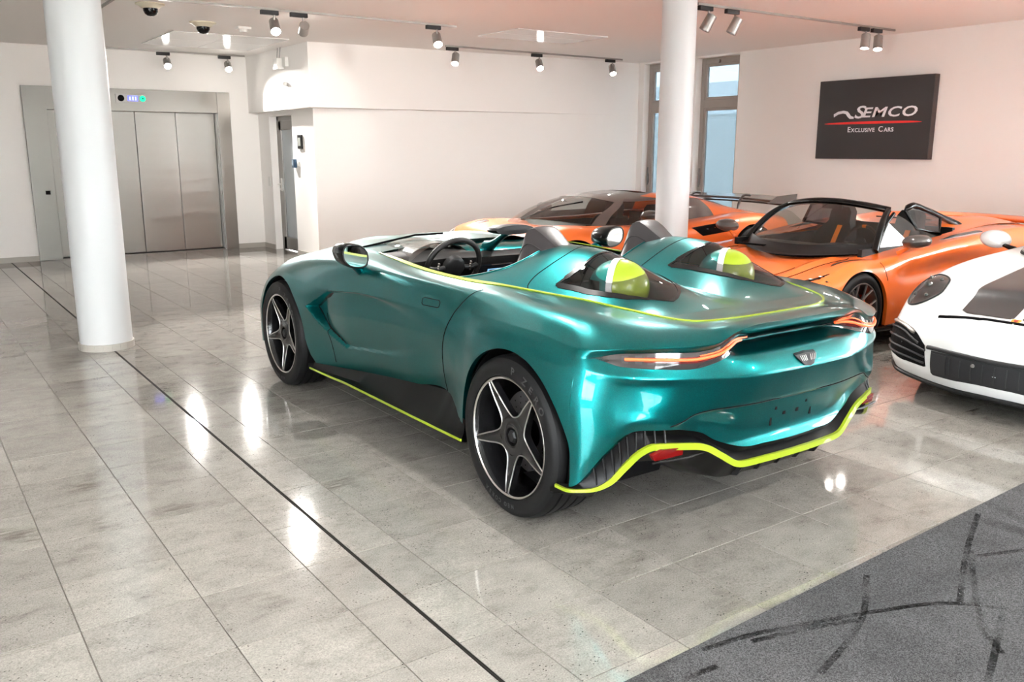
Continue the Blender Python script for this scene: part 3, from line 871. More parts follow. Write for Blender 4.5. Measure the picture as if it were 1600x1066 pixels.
# ------------------------------------------------------------------ ceiling fittings
def track(p, q, label):
    m = MB(); x0, y0 = p; x1, y1 = q
    m.box(((x0 + x1) / 2, (y0 + y1) / 2, CEIL - .012), (abs(x1 - x0) + .02, abs(y1 - y0) + .02, .024))
    o = m.build('light_track', M['lampcan']); tag(o, label, 'light track', 'ceiling light tracks'); return o
track((2.04, 9.32), (5.78, 9.32), 'thin grey light track above the parked green car')
track((2.5, 14.12), (4.85, 14.12), 'thin light track close to the lift wall')
track((6.72, 11.1), (10.05, 11.1), 'thin light track in front of the long white wall')
track((6.9, 6.5), (10.35, 6.5), 'thin light track pointing at the dark sign')
track((2.04, 9.5), (2.04, 13.7), 'dark light track running away beside the left column')
track((-2.5, 4.4), (5.9, 4.4), 'light track over the green car outside the picture')
track((-2.5, -.4), (8.5, -.4), 'added light track for the fill spotlights behind the camera')

def spot(x, y, aim, on, label, power=0, size=60, axis='x', blend=.5):
    """track spotlight: adapter box on the track, short stem, tilted can with a lens"""
    r_ = empty('track_spotlight', (x, y, CEIL - .024)); tag(r_, label, 'spotlight', 'track spotlights')
    d = (.19, .045, .045) if axis == 'x' else (.045, .19, .045)
    bevel(MB().box((0, 0, -.022), d).build('adapter', M['grey'], r_), .004)
    MB().tube([(0.05, 0, -.04), (0.05, 0, -.10)], .012, 10).build('stem', M['lampcan'], r_, smooth=40)
    ax = (Vector(aim) - Vector((x + .05, y, CEIL - .16))).normalized()
    rot = Vector((0, 0, -1)).rotation_difference(ax).to_matrix()
    def tr(mb): mb.v = [tuple(rot @ Vector(v) + Vector((.05, 0, -.155))) for v in mb.v]; return mb
    can = tr(MB().lathe([(0, .085), (.045, .085), (.052, .078), (.055, -.085), (.049, -.085), (.046, -.055)], 28, 'z'))
    can.build('can', M['lampcan'], r_, smooth=35)
    lens = tr(MB().lathe([(0, -.066), (.047, -.066)], 28, 'z')); lens.build('lens', M['lamp_on'] if on else M['lampoff'], r_)
    if power:
        L = bpy.data.lights.new('spot_beam', 'SPOT'); L.energy = power; L.spot_size = R(size); L.spot_blend = blend; L.shadow_soft_size = .04
        L.color = (1.0, .96, .91)
        lo = bpy.data.objects.new('spot_beam', L); COL.objects.link(lo); lo.parent = r_
        lo.location = Vector((.05, 0, -.155)) + ax * .095
        lo.rotation_euler = Vector((0, 0, -1)).rotation_difference(ax).to_euler()
    return r_
# ------------------------------------------------------------------ spotlights (each lamp carries its own beam)
SP = 150; SF = 400
spot(3.50, 9.32, (2.9, 6.5, 0), True, 'glaring spotlight, left of the pair on the middle track', SF, 75)
spot(3.82, 9.32, (4.95, 13.0, 1.7), True, 'grey spotlight can turned away, right of the pair on the middle track', 60, 50)
spot(5.47, 9.32, (4.6, 6.8, 0), True, 'glaring spotlight at the right end of the middle track', SF, 75)
spot(3.63, 14.12, (3.0, 10.3, 0), True, 'glaring spotlight above the lift display', 400, 85)
spot(4.54, 14.12, (3.9, 10.3, 0), True, 'glaring spotlight above the right lift jamb', 400, 85)
spot(6.82, 11.1, (5.6, 9.6, 0), True, 'small spotlight leaning left, first on the long-wall track', 140, 75)
spot(8.32, 11.1, (7.3, 8.6, 0), True, 'glaring spotlight in the middle of the long-wall track', 140, 75)
spot(9.80, 11.1, (9.0, 9.2, 0), True, 'small lit spotlight at the right end of the long-wall track', 140, 75)
spot(7.00, 6.5, (6.0, 7.6, 0), False, 'grey spotlight can, left of the pair beside the right column')
spot(7.40, 6.5, (6.4, 7.4, 0), False, 'grey spotlight can, right of the pair beside the right column')
spot(9.72, 6.5, (9.3, 6.3, 0), True, 'lit spotlight above the sign, left of its pair', SP, 75)
spot(9.98, 6.5, (9.2, 5.9, 0), True, 'lit spotlight above the sign, right of its pair', SP, 75)
for k, (x, y, ax, ay) in enumerate(((-1.6, 4.4, -1, 5.5), (.6, 4.4, 5.9, 12.0), (2.4, 4.4, 2.2, 3.2), (4.4, 4.4, 3.4, 3.9), (5.7, 4.4, 5.4, 3.6),
                                    (-1.8, -.4, -1, 1.5), (.4, -.4, .8, 2.2), (2.6, -.4, 2.8, 2.0), (5.0, -.4, 5.0, 2.2), (7.6, -.4, 7.2, 2.0))):  # row behind the camera: unseen lamps added to fill the room
    spot(x, y, (ax, ay, 1.7 if ay > 9 else 0), True, ['spotlight over the green car outside the picture, number %s from the left', 'added fill spotlight behind the camera, number %s from the left'][k >= 5] % ['one', 'two', 'three', 'four', 'five'][k % 5], SP * (2.2 if ay > 9 else 1), 42 if ay > 9 else 80)

def dome(x, y, s, label):
    r_ = empty('ceiling_dome_camera', (x, y, CEIL)); tag(r_, label, 'dome camera', 'ceiling dome cameras'); r_.scale = (s, s, s)
    MB().lathe([(0, 0), (.15, 0), (.15, -.012), (.12, -.022), (.085, -.05), (0, -.05)], 32, 'z').build('dish', M['cream'], r_, smooth=30)
    MB().lathe([(.075, -.05), (.074, -.075), (.06, -.105), (.035, -.122), (0, -.128)], 28, 'z').build('dome', M['black'], r_, smooth=40)
dome(2.42, 9.75, .95, 'dome camera at the top edge beside the left column')
dome(3.25, 10.80, 1.0, 'dome camera on a cream dish in front of the lift')
r_ = empty('smoke_detector', (3.76, 10.9, CEIL)); tag(r_, 'small pale smoke detector right of the dome camera', 'smoke detector')
bevel(MB().box((0, 0, -.015), (.16, .11, .03)).build('plate', M['plastic_w'], r_), .004); MB().lathe([(.05, -.03), (.045, -.06), (0, -.065)], 20, 'z').build('sensor', M['plastic_w'], r_, smooth=40)
def panel(x0, x1, y0, y1, label):
    r_ = empty('ceiling_panel', ((x0 + x1) / 2, (y0 + y1) / 2, CEIL)); tag(r_, label, 'ceiling panel', 'glossy ceiling panels')
    w, d = x1 - x0, y1 - y0
    for i in range(2):
        for j in range(2):
            bevel(MB().box(((i - .5) * w / 2, (j - .5) * d / 2, -.006), (w / 2 - .006, d / 2 - .006, .011)).build('panel_leaf', M['panel_gloss'], r_), .002)
panel(3.15, 4.65, 11.7, 13.35, 'glossy white ceiling panel in front of the lift')
panel(6.5, 7.95, 9.05, 9.95, 'glossy white ceiling panel above the white column')
# ------------------------------------------------------------------ wheels (built in a local frame: axle along +y = outside)
def tyre_part(parent, Ro, Ri, w, name='tyre'):
    h = w / 2
    prof = [(Ri, -h + .01), (Ri + .012, -h - .004), (Ro - .035, -h - .008), (Ro - .012, -h + .012), (Ro - .002, -h + .035)]
    for g in (-.30, -.1, .1, .30):
        y = g * w
        prof += [(Ro, y - .007), (Ro - .008, y - .005), (Ro - .008, y + .005), (Ro, y + .007)]
    prof += [(Ro - .002, h - .035), (Ro - .010, h - .012), (Ro - .022, h - .001), (Ro - .035, h + .006), (Ro - .055, h + .007), (Ri + .014, h + .004), (Ri + .004, h + .002), (Ri, h - .012)]
    m = MB().lathe(prof, 96, 'y')
    return m.build(name, M['rubber'], parent, smooth=28)

def arc_text(parent, txt, r, a0, size, y, step, name='tyre_lettering'):
    m = MB()
    for i, ch in enumerate(txt):
        if ch == ' ': continue
        vs, fs = text_mesh(ch, size, 0, .001, .0006)
        a = a0 + step * i
        ca, sa = math.cos(a), math.sin(a)
        pts = []
        for x, yy, z in vs:
            rr = r + yy
            # seen from outside (+y towards the viewer, +x to the left) clockwise means increasing angle
            tx, tz = -sa, ca
            pts.append((rr * ca + tx * x, y + z, rr * sa + tz * x))
        m.add(pts, fs)
    return m.build(name, M['tyretext'], parent)

def star_wheel(name, Ro, w, caliper, cang, lettering=True):
    """black five-armed star wheel with machined silver edges"""
    Ri = .272; h = w / 2
    root = MB()
    wh = empty(name)
    tyre_part(wh, Ro, Ri, w)
    yf = h - .008
    MB().lathe([(.264, yf + .004), (.258, yf - .01), (.250, yf - .05), (.245, -h + .03), (.262, -h + .01), (.27, -h + .01)], 72, 'y').build('barrel', M['rim'], wh, smooth=40)
    MB().lathe([(.2615, yf + .004), (.2655, yf + .008), (.2700, yf + .008), (.273, yf + .002)], 96, 'y').build('rim_edge', M['silver'], wh, smooth=40)
    rs = np.array([.262, .245, .22, .195, .17, .148, .128, .112, .10, .095, .091, .089])
    ws = np.array([.0082, .0115, .0153, .0187, .0222, .0244, .0277, .0318, .0375, .0417, .0455, .0520])
    def yface(r): return yf - .004 - .022 * sstep(.27, .07, r) + .006 * sstep(.10, .06, r)
    st = MB(); ed = MB()
    for k in range(5):
        a = -PI / 2 + 2 * PI * k / 5 + R(3)
        L, Rr, C_ = [], [], []
        for r, ww in zip(rs, ws):
            da = math.asin(min(.999, ww / r))
            for lst, aa in ((L, a + da), (Rr, a - da), (C_, a)):
                lst.append((r * math.cos(aa), float(yface(r)) + (.006 if lst is C_ else 0), r * math.sin(aa)))
        n = len(rs)
        dn = lambda p: (p[0], p[1] - .035, p[2])
        vs = L + C_ + Rr + [dn(p) for p in L] + [dn(p) for p in Rr]
        fs = []
        for i in range(n - 1):
            fs += [(i, i + 1, n + i + 1, n + i), (n + i, n + i + 1, 2 * n + i + 1, 2 * n + i), (i, i + 1, 3 * n + i + 1, 3 * n + i), (2 * n + i, 2 * n + i + 1, 4 * n + i + 1, 4 * n + i)]
        st.add(vs, fs)
        # silver outline of the window clockwise of this arm
        a2 = a - 2 * PI / 5
        L2 = []
        for r, ww in zip(rs, ws):
            da = math.asin(min(.999, ww / r)); L2.append((r * math.cos(a2 + da), float(yface(r)) + .001, r * math.sin(a2 + da)))
        rr_ = [(p[0], p[1] + .001, p[2]) for p in Rr]
        loop = rr_[:-1] + [tuple((np.array(rr_[-1]) + np.array(L2[-1])) / 2)] + L2[:-1][::-1]
        sm = spline(loop, 44)
        ed.tube(sm, .0034, 6)
    st.build('spokes', M['rim'], wh, smooth=50)
    ed.build('spoke_edges', M['silver'], wh, smooth=60)
    y0 = float(yface(.09))
    MB().lathe([(0, y0 - .004), (.03, y0 - .004), (.036, y0 - .012), (.040, y0 - .012), (.042, y0 + .006), (.052, y0 + .008), (.06, y0 + .004), (.075, y0 + .006), (.090, y0 + .003), (.090, y0 - .03)], 48, 'y').build('hub', M['rim'], wh, smooth=35)
    nut = MB().lathe([(0, y0 + .010), (.022, y0 + .010), (.030, y0 + .004), (.031, y0 - .012)], 6, 'y'); nut.build('centre_lock', M['satin'], wh)
    MB().lathe([(.07, .01), (.19, .01), (.19, -.02), (.07, -.02)], 64, 'y').build('brake_disc', M['disc'], wh, smooth=40)
    drill = MB()
    for k in range(20):
        a = 2 * PI * k / 20
        for q, rr in enumerate((.115, .14, .165)):
            drill.lathe([(0, .0125), (.004, .0125)], 8, 'y', c=(rr * math.cos(a + q * .1), 0, rr * math.sin(a + q * .1)))
    drill.build('disc_holes', M['matte'], wh)
    cl = MB().lathe([(.125, .035), (.215, .035), (.222, .02), (.222, -.05), (.125, -.05)], 16, 'y', cang - .5, cang + .5)
    o = cl.build('brake_caliper', caliper, wh); bevel(o, .008)
    bl = MB()
    for k in range(5):
        a = cang - .42 + .21 * k
        bl.lathe([(0, .045), (.008, .045), (.008, .03)], 10, 'y', c=(.205 * math.cos(a), 0, .205 * math.sin(a)))
    bl.build('caliper_bolts', M['satin'], wh)
    if lettering:
        arc_text(wh, 'P', .300, R(100), .046, h + .0085, R(9.5)); arc_text(wh, 'ZERO', .300, R(116), .046, h + .0085, R(9.5))
        arc_text(wh, 'NEO', .296, R(-100), .026, h + .0085, R(5.0)); arc_text(wh, 'CORSA', .296, R(-82), .026, h + .0085, R(5.0))
    return wh

def slim_wheel(name, Ro, Ri, w, nsp, rimmat, caliper, split=True, cang=0.4):
    """multi-spoke wheel: pairs of slim spokes, twisted slightly"""
    wh = empty(name); h = w / 2
    tyre_part(wh, Ro, Ri, w)
    yf = h - .008
    MB().lathe([(Ri - .0, yf + .004), (Ri - .012, yf + .006), (Ri - .02, yf - .02), (Ri - .024, -h + .03), (Ri, -h + .01)], 64, 'y').build('barrel', rimmat, wh, smooth=40)
    st = MB()
    for k in range(nsp):
        a = 2 * PI * k / nsp + .3
        for s in ((-1, 1) if split else (0,)):
            a1 = a + s * PI / nsp * .46
            pts = [(.055 * math.cos(a), yf - .035, .055 * math.sin(a)), ((Ri * .55) * math.cos(a + (a1 - a) * .45), yf - .018, (Ri * .55) * math.sin(a + (a1 - a) * .45)),
                   ((Ri - .012) * math.cos(a1), yf - .004, (Ri - .012) * math.sin(a1))]
            st.tube(spline(pts, 9), [.014, .012, .011, .010, .0095, .009, .009, .009, .010], 6)
    st.build('spokes', M['spoke'] if rimmat is M['rimgrey'] else rimmat, wh, smooth=50)
    MB().lathe([(0, yf - .015), (.028, yf - .015), (.034, yf - .02), (.06, yf - .028), (.066, yf - .05)], 32, 'y').build('hub', rimmat, wh, smooth=35)
    MB().lathe([(.06, .0), (Ri * .74, .0), (Ri * .74, -.03), (.06, -.03)], 48, 'y').build('brake_disc', M['disc'], wh, smooth=40)
    cl = MB().lathe([(Ri * .45, .03), (Ri * .80, .03), (Ri * .82, .015), (Ri * .82, -.05), (Ri * .45, -.05)], 14, 'y', cang - .55, cang + .55)
    bevel(cl.build('brake_caliper', caliper, wh), .006)
    return wh

def place_wheel(src, car, x, y, z, first):
    """the wheel's outside is +y; the right-hand wheels are turned round"""
    o = src if first else copy_tree(src)
    o.parent = car; o.location = (x, y, z); o.rotation_euler = (0, 0, 0 if y > 0 else PI)
    return o
# ------------------------------------------------------------------ the green open two-seater (x forward, y left, z up; origin mid-wheelbase on the floor)
def side(x, yz, xs=None):
    """station of constant x; optional x for the two top levels"""
    P = [[x, y, z] for y, z in yz]
    if xs:
        P[-2][0], P[-1][0] = xs
    return P
GREEN = [
 # nose
 [[2.20,0,.15],[2.23,0,.25],[2.24,0,.34],[2.24,0,.42],[2.23,0,.45],[2.22,0,.49],[2.20,0,.53],[2.18,0,.56],[2.15,0,.60],[2.09,0,.655],[2.03,0,.69]],
 [[2.18,.28,.15],[2.21,.28,.25],[2.22,.28,.34],[2.22,.28,.42],[2.21,.28,.45],[2.20,.275,.49],[2.18,.27,.53],[2.16,.265,.56],[2.13,.26,.60],[2.07,.23,.66],[2.01,.19,.695]],
 [[2.12,.58,.16],[2.15,.58,.26],[2.16,.58,.36],[2.15,.57,.43],[2.14,.565,.46],[2.12,.555,.50],[2.10,.545,.53],[2.08,.53,.555],[2.05,.51,.595],[1.99,.44,.67],[1.94,.34,.72]],
 [[2.00,.80,.18],[2.02,.80,.28],[2.03,.80,.38],[2.02,.79,.45],[2.01,.78,.48],[1.99,.765,.51],[1.97,.75,.535],[1.95,.735,.56],[1.93,.715,.59],[1.87,.60,.70],[1.84,.43,.76]],
 side(1.85,[(.90,.22),(.905,.33),(.905,.43),(.90,.49),(.89,.53),(.875,.57),(.86,.60),(.845,.625),(.82,.66),(.69,.755),(.48,.81)],(1.80,1.78)),
 side(1.65,[(.945,.25),(.945,.38),(.945,.50),(.94,.57),(.935,.61),(.925,.65),(.915,.68),(.90,.705),(.875,.735),(.75,.815),(.52,.865)]),
 side(1.352,[(.955,.25),(.955,.40),(.957,.55),(.955,.63),(.95,.67),(.945,.70),(.935,.73),(.925,.755),(.905,.785),(.79,.868),(.55,.925)]),
 side(.95,[(.925,.235),(.93,.35),(.935,.50),(.938,.58),(.94,.62),(.94,.65),(.937,.68),(.932,.715),(.922,.76),(.835,.905),(.59,.972)]),
 side(.6,[(.872,.262),(.888,.38),(.908,.50),(.918,.585),(.921,.61),(.921,.64),(.919,.68),(.918,.72),(.920,.755),(.848,.925),(.635,.985)]),
 side(.2,[(.848,.305),(.866,.40),(.890,.52),(.908,.62),(.911,.645),(.908,.68),(.905,.715),(.903,.755),(.905,.787),(.846,.938),(.685,.979)]),
 side(-.3,[(.846,.36),(.866,.44),(.888,.55),(.904,.65),(.907,.675),(.904,.71),(.901,.74),(.898,.77),(.898,.80),(.846,.938),(.716,.956)]),
 side(-.75,[(.872,.405),(.885,.47),(.901,.57),(.911,.66),(.913,.70),(.911,.74),(.907,.77),(.903,.79),(.895,.825),(.838,.935),(.708,.952)]),
 side(-.95,[(.94,.33),(.936,.42),(.936,.55),(.931,.66),(.926,.72),(.919,.76),(.912,.79),(.906,.81),(.895,.845),(.832,.931),(.683,.955)],(-.94,-.92)),
 side(-1.1,[(.964,.30),(.964,.4),(.966,.55),(.957,.68),(.947,.74),(.937,.78),(.928,.80),(.918,.825),(.902,.855),(.828,.928),(.668,.955)],(-1.08,-1.05)),
 side(-1.352,[(.977,.30),(.977,.40),(.979,.55),(.972,.70),(.962,.755),(.95,.79),(.94,.81),(.93,.83),(.910,.855),(.825,.923),(.641,.952)],(-1.31,-1.25)),
 side(-1.55,[(.968,.28),(.968,.39),(.974,.55),(.966,.70),(.953,.755),(.940,.79),(.931,.808),(.922,.825),(.906,.848),(.825,.92),(.625,.951)],(-1.47,-1.36)),
 side(-1.70,[(.953,.27),(.953,.38),(.963,.55),(.95,.70),(.938,.755),(.924,.785),(.917,.80),(.911,.812),(.90,.832),(.818,.917),(.607,.949)],(-1.58,-1.45)),
 # rear corner and tail
 [[-1.80,.932,.283],[-1.81,.930,.40],[-1.80,.935,.58],[-1.80,.916,.725],[-1.795,.913,.755],[-1.79,.905,.785],[-1.785,.902,.80],[-1.785,.900,.812],[-1.785,.895,.830],[-1.65,.80,.916],[-1.53,.595,.945]],
 [[-1.888,.862,.423],[-1.90,.866,.48],[-1.88,.882,.60],[-1.872,.872,.715],[-1.868,.874,.745],[-1.845,.864,.781],[-1.835,.861,.80],[-1.84,.864,.818],[-1.852,.866,.834],[-1.73,.775,.914],[-1.62,.578,.939]],
 [[-1.945,.80,.508],[-1.957,.806,.55],[-1.942,.812,.61],[-1.932,.818,.708],[-1.937,.821,.735],[-1.915,.805,.772],[-1.905,.799,.80],[-1.91,.802,.826],[-1.927,.806,.845],[-1.81,.715,.912],[-1.70,.556,.933]],
 [[-2.01,.695,.522],[-2.022,.70,.56],[-2.022,.702,.61],[-2.015,.706,.702],[-2.022,.709,.730],[-2.008,.70,.766],[-1.998,.694,.80],[-2.002,.698,.832],[-2.014,.70,.852],[-1.90,.635,.908],[-1.79,.527,.925]],
 [[-2.055,.575,.509],[-2.062,.57,.545],[-2.072,.566,.60],[-2.087,.56,.698],[-2.094,.56,.725],[-2.082,.56,.767],[-2.074,.558,.80],[-2.08,.56,.834],[-2.092,.56,.856],[-1.99,.53,.905],[-1.873,.482,.916]],
 [[-2.068,.50,.488],[-2.072,.495,.53],[-2.095,.49,.59],[-2.114,.486,.697],[-2.120,.486,.724],[-2.102,.485,.783],[-2.094,.484,.812],[-2.101,.485,.846],[-2.113,.486,.864],[-2.035,.47,.903],[-1.912,.436,.910]],
 [[-2.082,.43,.447],[-2.082,.42,.50],[-2.110,.41,.580],[-2.136,.405,.695],[-2.142,.405,.722],[-2.106,.405,.788],[-2.080,.405,.822],[-2.111,.405,.884],[-2.128,.406,.898],[-2.065,.395,.914],[-1.936,.380,.908]],
 [[-2.10,.31,.405],[-2.098,.31,.46],[-2.125,.31,.578],[-2.156,.31,.692],[-2.162,.31,.720],[-2.112,.31,.792],[-2.015,.31,.826],[-2.110,.31,.878],[-2.145,.31,.920],[-2.08,.30,.924],[-1.957,.30,.908]],
 [[-2.110,.16,.396],[-2.106,.16,.452],[-2.130,.16,.577],[-2.164,.16,.690],[-2.171,.16,.718],[-2.115,.16,.793],[-2.000,.16,.826],[-2.112,.16,.878],[-2.149,.16,.920],[-2.085,.155,.926],[-1.972,.15,.909]],
 [[-2.115,0,.392],[-2.110,0,.450],[-2.132,0,.576],[-2.167,0,.690],[-2.174,0,.717],[-2.116,0,.794],[-1.998,0,.826],[-2.113,0,.878],[-2.151,0,.920],[-2.087,0,.927],[-1.977,0,.910]],
]
G_FA, G_RA = (1.348, .361, .395), (-1.372, .361, .398)
car_g = empty('speedster_car', (3.03, 4.325, 0), PI / 2)
tag(car_g, 'metallic green open two-seater sports car with lime trim and twin humps', 'car')
gnet = Net(GREEN, {4: .85, 5: .45, 8: .6})

V_TOP = [(.592, .752), (.27, .786), (-.11, .797), (-.49, .804), (-.81, .802)]
V_LOW = [(.418, .424), (.15, .455), (-.28, .493), (-.52, .525), (-.81, .56)]
V_FU = [(.592, .752), (.902, .616)]
V_FL = [(.418, .424), (.609, .479), (.767, .544), (.902, .616)]
def vent(G):
    """sculpted hollow behind the front wheel, fading out along the door"""
    G = G.copy(); x, z = G[..., 0], G[..., 2]
    zt = np.where(x < .592, curve1(V_TOP, x), np.interp(x, [.592, .902], [.752, .616]))
    zl = np.where(x < .418, curve1(V_LOW, x), np.interp(x, [.418, .609, .767, .902], [.424, .479, .544, .616]))
    d_in = np.minimum((zt - z) * np.where(x > .592, .90, 1), (z - zl) * np.where(x > .418, .88, 1))
    dep = .016 + .020 * sstep(.35, .80, x) + .034 * sstep(.62, .86, x)
    dep = dep * sstep(-.80, -.05, x) * (x < .91)
    wid = .011 + .10 * sstep(.1, -.7, x)
    G[..., 1] -= np.where((x < .91) & (x > -.82) & (G[..., 1] > .5), dep * sstep(0, 1, np.clip(d_in / wid, 0, 1)), 0)
    # the number-plate panel sits a step behind the upper tail
    y, z = abs(G[..., 1]), G[..., 2]
    zl = curve1([(0, .588), (.25, .590), (.42, .592), (.50, .588), (.56, .576), (.607, .553), (.655, .53)], y)
    G[..., 0] += np.where((G[..., 0] < -1.95) & (y < .66), .014 * sstep(0, .012, zl - z) * sstep(.66, .58, y) * sstep(.0, .05, z - .40 + .02), 0)
    return G
def gcut(x):
    if .80 < x < .958: return np.interp(x, [.80, .84, .90, .958], [.235, .25, .30, .40])
    return None
g_us, GG, g_arch = skin(gnet, [G_FA, G_RA], .011, 96, vent, cut=gcut)
mb = MB(); shell(mb, GG); lip(mb, GG, .03)
body_g = mb.build('body_shell', M['teal'], car_g, smooth=38, weld=True)
g_y = side_lookup(g_us, GG)
wells(car_g, [G_FA, G_RA], .93)

# ---- deck inside the lime line: bonnet, cockpit edge, twin humps
ZC = [(-.55, 1.05), (-.8, 1.10), (-.9, 1.118), (-1.06, 1.14), (-1.2, 1.137), (-1.36, 1.112), (-1.5, 1.064), (-1.61, 1.02), (-1.69, .978), (-1.80, .93), (-1.9, .905), (-2.0, .90)]
HC = .355
def hump_z(x, y, yb, zb):
    e = .35
    dy = abs(y) - HC
    w = np.where(dy > 0, np.maximum(yb - HC - .01, .02), .34)
    s = np.clip(abs(dy) / w, 0, 1)
    p = 1 - (np.sqrt(s * s + e * e) - e) / (math.sqrt(1 + e * e) - e)
    h = np.maximum(curve1(ZC, x) - zb, 0)
    return zb + h * p
B = GG[:, -1]
SS = np.sin(np.linspace(-1, 1, 161) * PI / 2 * .0 + np.linspace(-1, 1, 161) * 1.0) / math.sin(1.0)
D = np.zeros((len(B), len(SS), 3))
D[..., 0] = B[:, None, 0]; D[..., 1] = B[:, None, 1] * SS[None]
hood = B[:, None, 2] + .055 * (1 - SS[None]**2) * sstep(0, .5, B[:, 1])[:, None] + .012 * np.exp(-((abs(D[..., 1]) - .30) / .05)**2) * sstep(1.9, 1.2, D[..., 0])
hmp = hump_z(D[..., 0], D[..., 1], B[:, None, 1], B[:, None, 2])
D[..., 2] = np.where(D[..., 0] > -.2, hood, hmp)
XE = [(0, -.86), (.15, -.87), (.36, -.90), (.5, -.87), (.58, -.80), (.64, -.70), (.70, -.58), (.76, -.45)]
XF = [(0, .34), (.3, .36), (.5, .38), (.66, .40), (.76, .40)]
cx_ = (D[:-1, :-1] + D[1:, 1:]) / 2
keep = (cx_[..., 0] < curve1(XE, abs(cx_[..., 1]))) | (cx_[..., 0] > curve1(XF, abs(cx_[..., 1])))
dyc = abs(cx_[..., 1]) - HC
GW = [(-1.74, .0), (-1.72, .03), (-1.67, .10), (-1.61, .150), (-1.42, .212), (-1.23, .238), (-1.1, .245)]
def in_glass(x, dy, grow=0.0):
    gw = curve1(GW, x) + grow
    return (abs(dy) < gw) & (x < -1.232 - .06 * (1 - np.clip(abs(dy) / .238, 0, 1)**2) + grow) & (x > -1.725 - grow)
glass = in_glass(cx_[..., 0], dyc)
mb = MB().grid(D, 0, keep & ~glass)
deck = mb.build('deck', M['teal'], car_g, smooth=50)
mb = MB().grid(D, 0, in_glass(cx_[..., 0], dyc, .012) & (cx_[..., 1] > 0))
gl = mb.build('hump_window', M['smoke'], car_g, smooth=60)
mb = MB().grid(D, 0, in_glass(cx_[..., 0], dyc, .012) & (cx_[..., 1] < 0)); mb.build('hump_window', M['smoke'], car_g, smooth=60)
def on_deck(x, y):
    x = np.asarray(x, float); y = np.asarray(y, float)
    o = np.argsort(B[:, 0]); sel = o
    # use only the long side part of the lime line for the lookup
    m_ = (B[:, 0] < .6) & (B[:, 1] > .37)
    bx = B[m_]; q = np.argsort(bx[:, 0])
    yb = np.interp(x, bx[q, 0], bx[q, 1]); zb = np.interp(x, bx[q, 0], bx[q, 2])
    return np.stack([x, y, hump_z(x, y, yb, zb)], -1)
def deck_n(x, y):
    e = .004
    a = on_deck(x + e, y) - on_deck(x - e, y); b = on_deck(x, y + e) - on_deck(x, y - e)
    n = np.cross(a, b); return n / np.linalg.norm(n, axis=-1, keepdims=True)
for s in (1, -1):
    # black surround of the hump window
    lo = [(-1.232, .238), (-1.30, .229), (-1.42, .212), (-1.52, .185), (-1.61, .150), (-1.67, .10), (-1.71, .045), (-1.728, 0)]
    arc = [(-1.232 - .06 * (1 - t * t), .238 * t) for t in np.linspace(.94, -.94, 15)]
    loop = lo[::-1][:-1] and ([(x, d) for x, d in lo] + [(x, -d) for x, d in lo[::-1][1:]])
    loop = np.array(loop + [(x, d) for x, d in arc[::-1]])
    loop = np.vstack([loop, loop[:1]])
    k = np.concatenate([[0], np.cumsum(np.linalg.norm(np.diff(loop, axis=0), axis=1))])
    tt = np.linspace(0, k[-1], 180)
    lx, ld = np.interp(tt, k, loop[:, 0]), np.interp(tt, k, loop[:, 1])
    yy = s * (HC + ld)
    P = on_deck(lx, yy); N = deck_n(lx, yy)
    wd = .014 + .016 * sstep(.10, .16, abs(ld)) * (lx < -1.25)
    ribbon(P, N, wd, .0022).build('window_surround', M['black'], car_g, smooth=60)
    # shut line across the hump
    yy = np.concatenate([np.linspace(.655, .60, 8), np.linspace(.59, .05, 40)])
    xx = curve1([(.05, -1.06), (.2, -1.10), (.36, -1.137), (.45, -1.125), (.52, -1.095), (.60, -1.066), (.635, -1.072), (.655, -1.10)], yy)
    P = on_deck(xx, s * yy); N = deck_n(xx, s * yy)
    ribbon(P, N, .005, .0012).build('hump_gap', M['matte'], car_g)
# cockpit rim behind the seats
ey = np.linspace(-.715, .715, 121)
ex = curve1(XE, abs(ey)); P = on_deck(ex, ey); N = deck_n(ex, ey)
mb = MB().tube(P - N * .004, .009, 8); mb.build('cockpit_edge', M['teal'], car_g, smooth=60)

# ---- lime line around the deck
mk = (B[:, 0] < .40)
LP = np.vstack([B[mk], mirror_y(B[mk])[::-1][1:]])
LP = spline(LP[::6], 320)
wl = .009 + .014 * sstep(-1.1, -.75, LP[:, 0]) * sstep(.42, .0, LP[:, 0]) + .0
nr = np.tile([0, 0, 1.], (len(LP), 1)); nr[:, 1] = np.sign(LP[:, 1]) * .35; nr /= np.linalg.norm(nr, axis=1, keepdims=True)
ribbon(LP + nr * .002, nr, wl, .0035).build('lime_line', M['lime'], car_g, smooth=50)

# ---- sill blade with its lime edge
for s in (1, -1):
    xs_ = np.linspace(.86, -1.00, 60)
    top = np.array([[x, g_y(x, float(np.interp(x, [-1, -.75, -.3, .2, .6, .86], [.34, .41, .365, .31, .267, .25])) + .005) - .004, float(np.interp(x, [-1, -.75, -.3, .2, .6, .86], [.34, .41, .365, .31, .267, .25])) + .006] for x in xs_])
    yo = np.interp(xs_, [-1.0, -.8, .6, .86], [.968, .968, .955, .945]); zo = np.interp(xs_, [-1.0, -.4, .3, .86], [.262, .257, .252, .228])
    out = np.stack([xs_, yo, zo], -1); mid = top * .45 + out * .55; mid[:, 2] -= .022
    low = out.copy(); low[:, 2] -= .018; inn = low.copy(); inn[:, 1] = .70; inn[:, 2] -= .03
    Gs = np.stack([top, mid, out, low, inn], 1); Gs[..., 1] *= s
    MB().grid(Gs).build('sill', M['trim'], car_g, smooth=35)
    e = out.copy(); e[:, 1] = (e[:, 1] + .002) * s; e[:, 2] -= .006
    ribbon(e, np.array([0, s, .25]) / 1.03, .011, .004).build('sill_lime_edge', M['lime'], car_g)

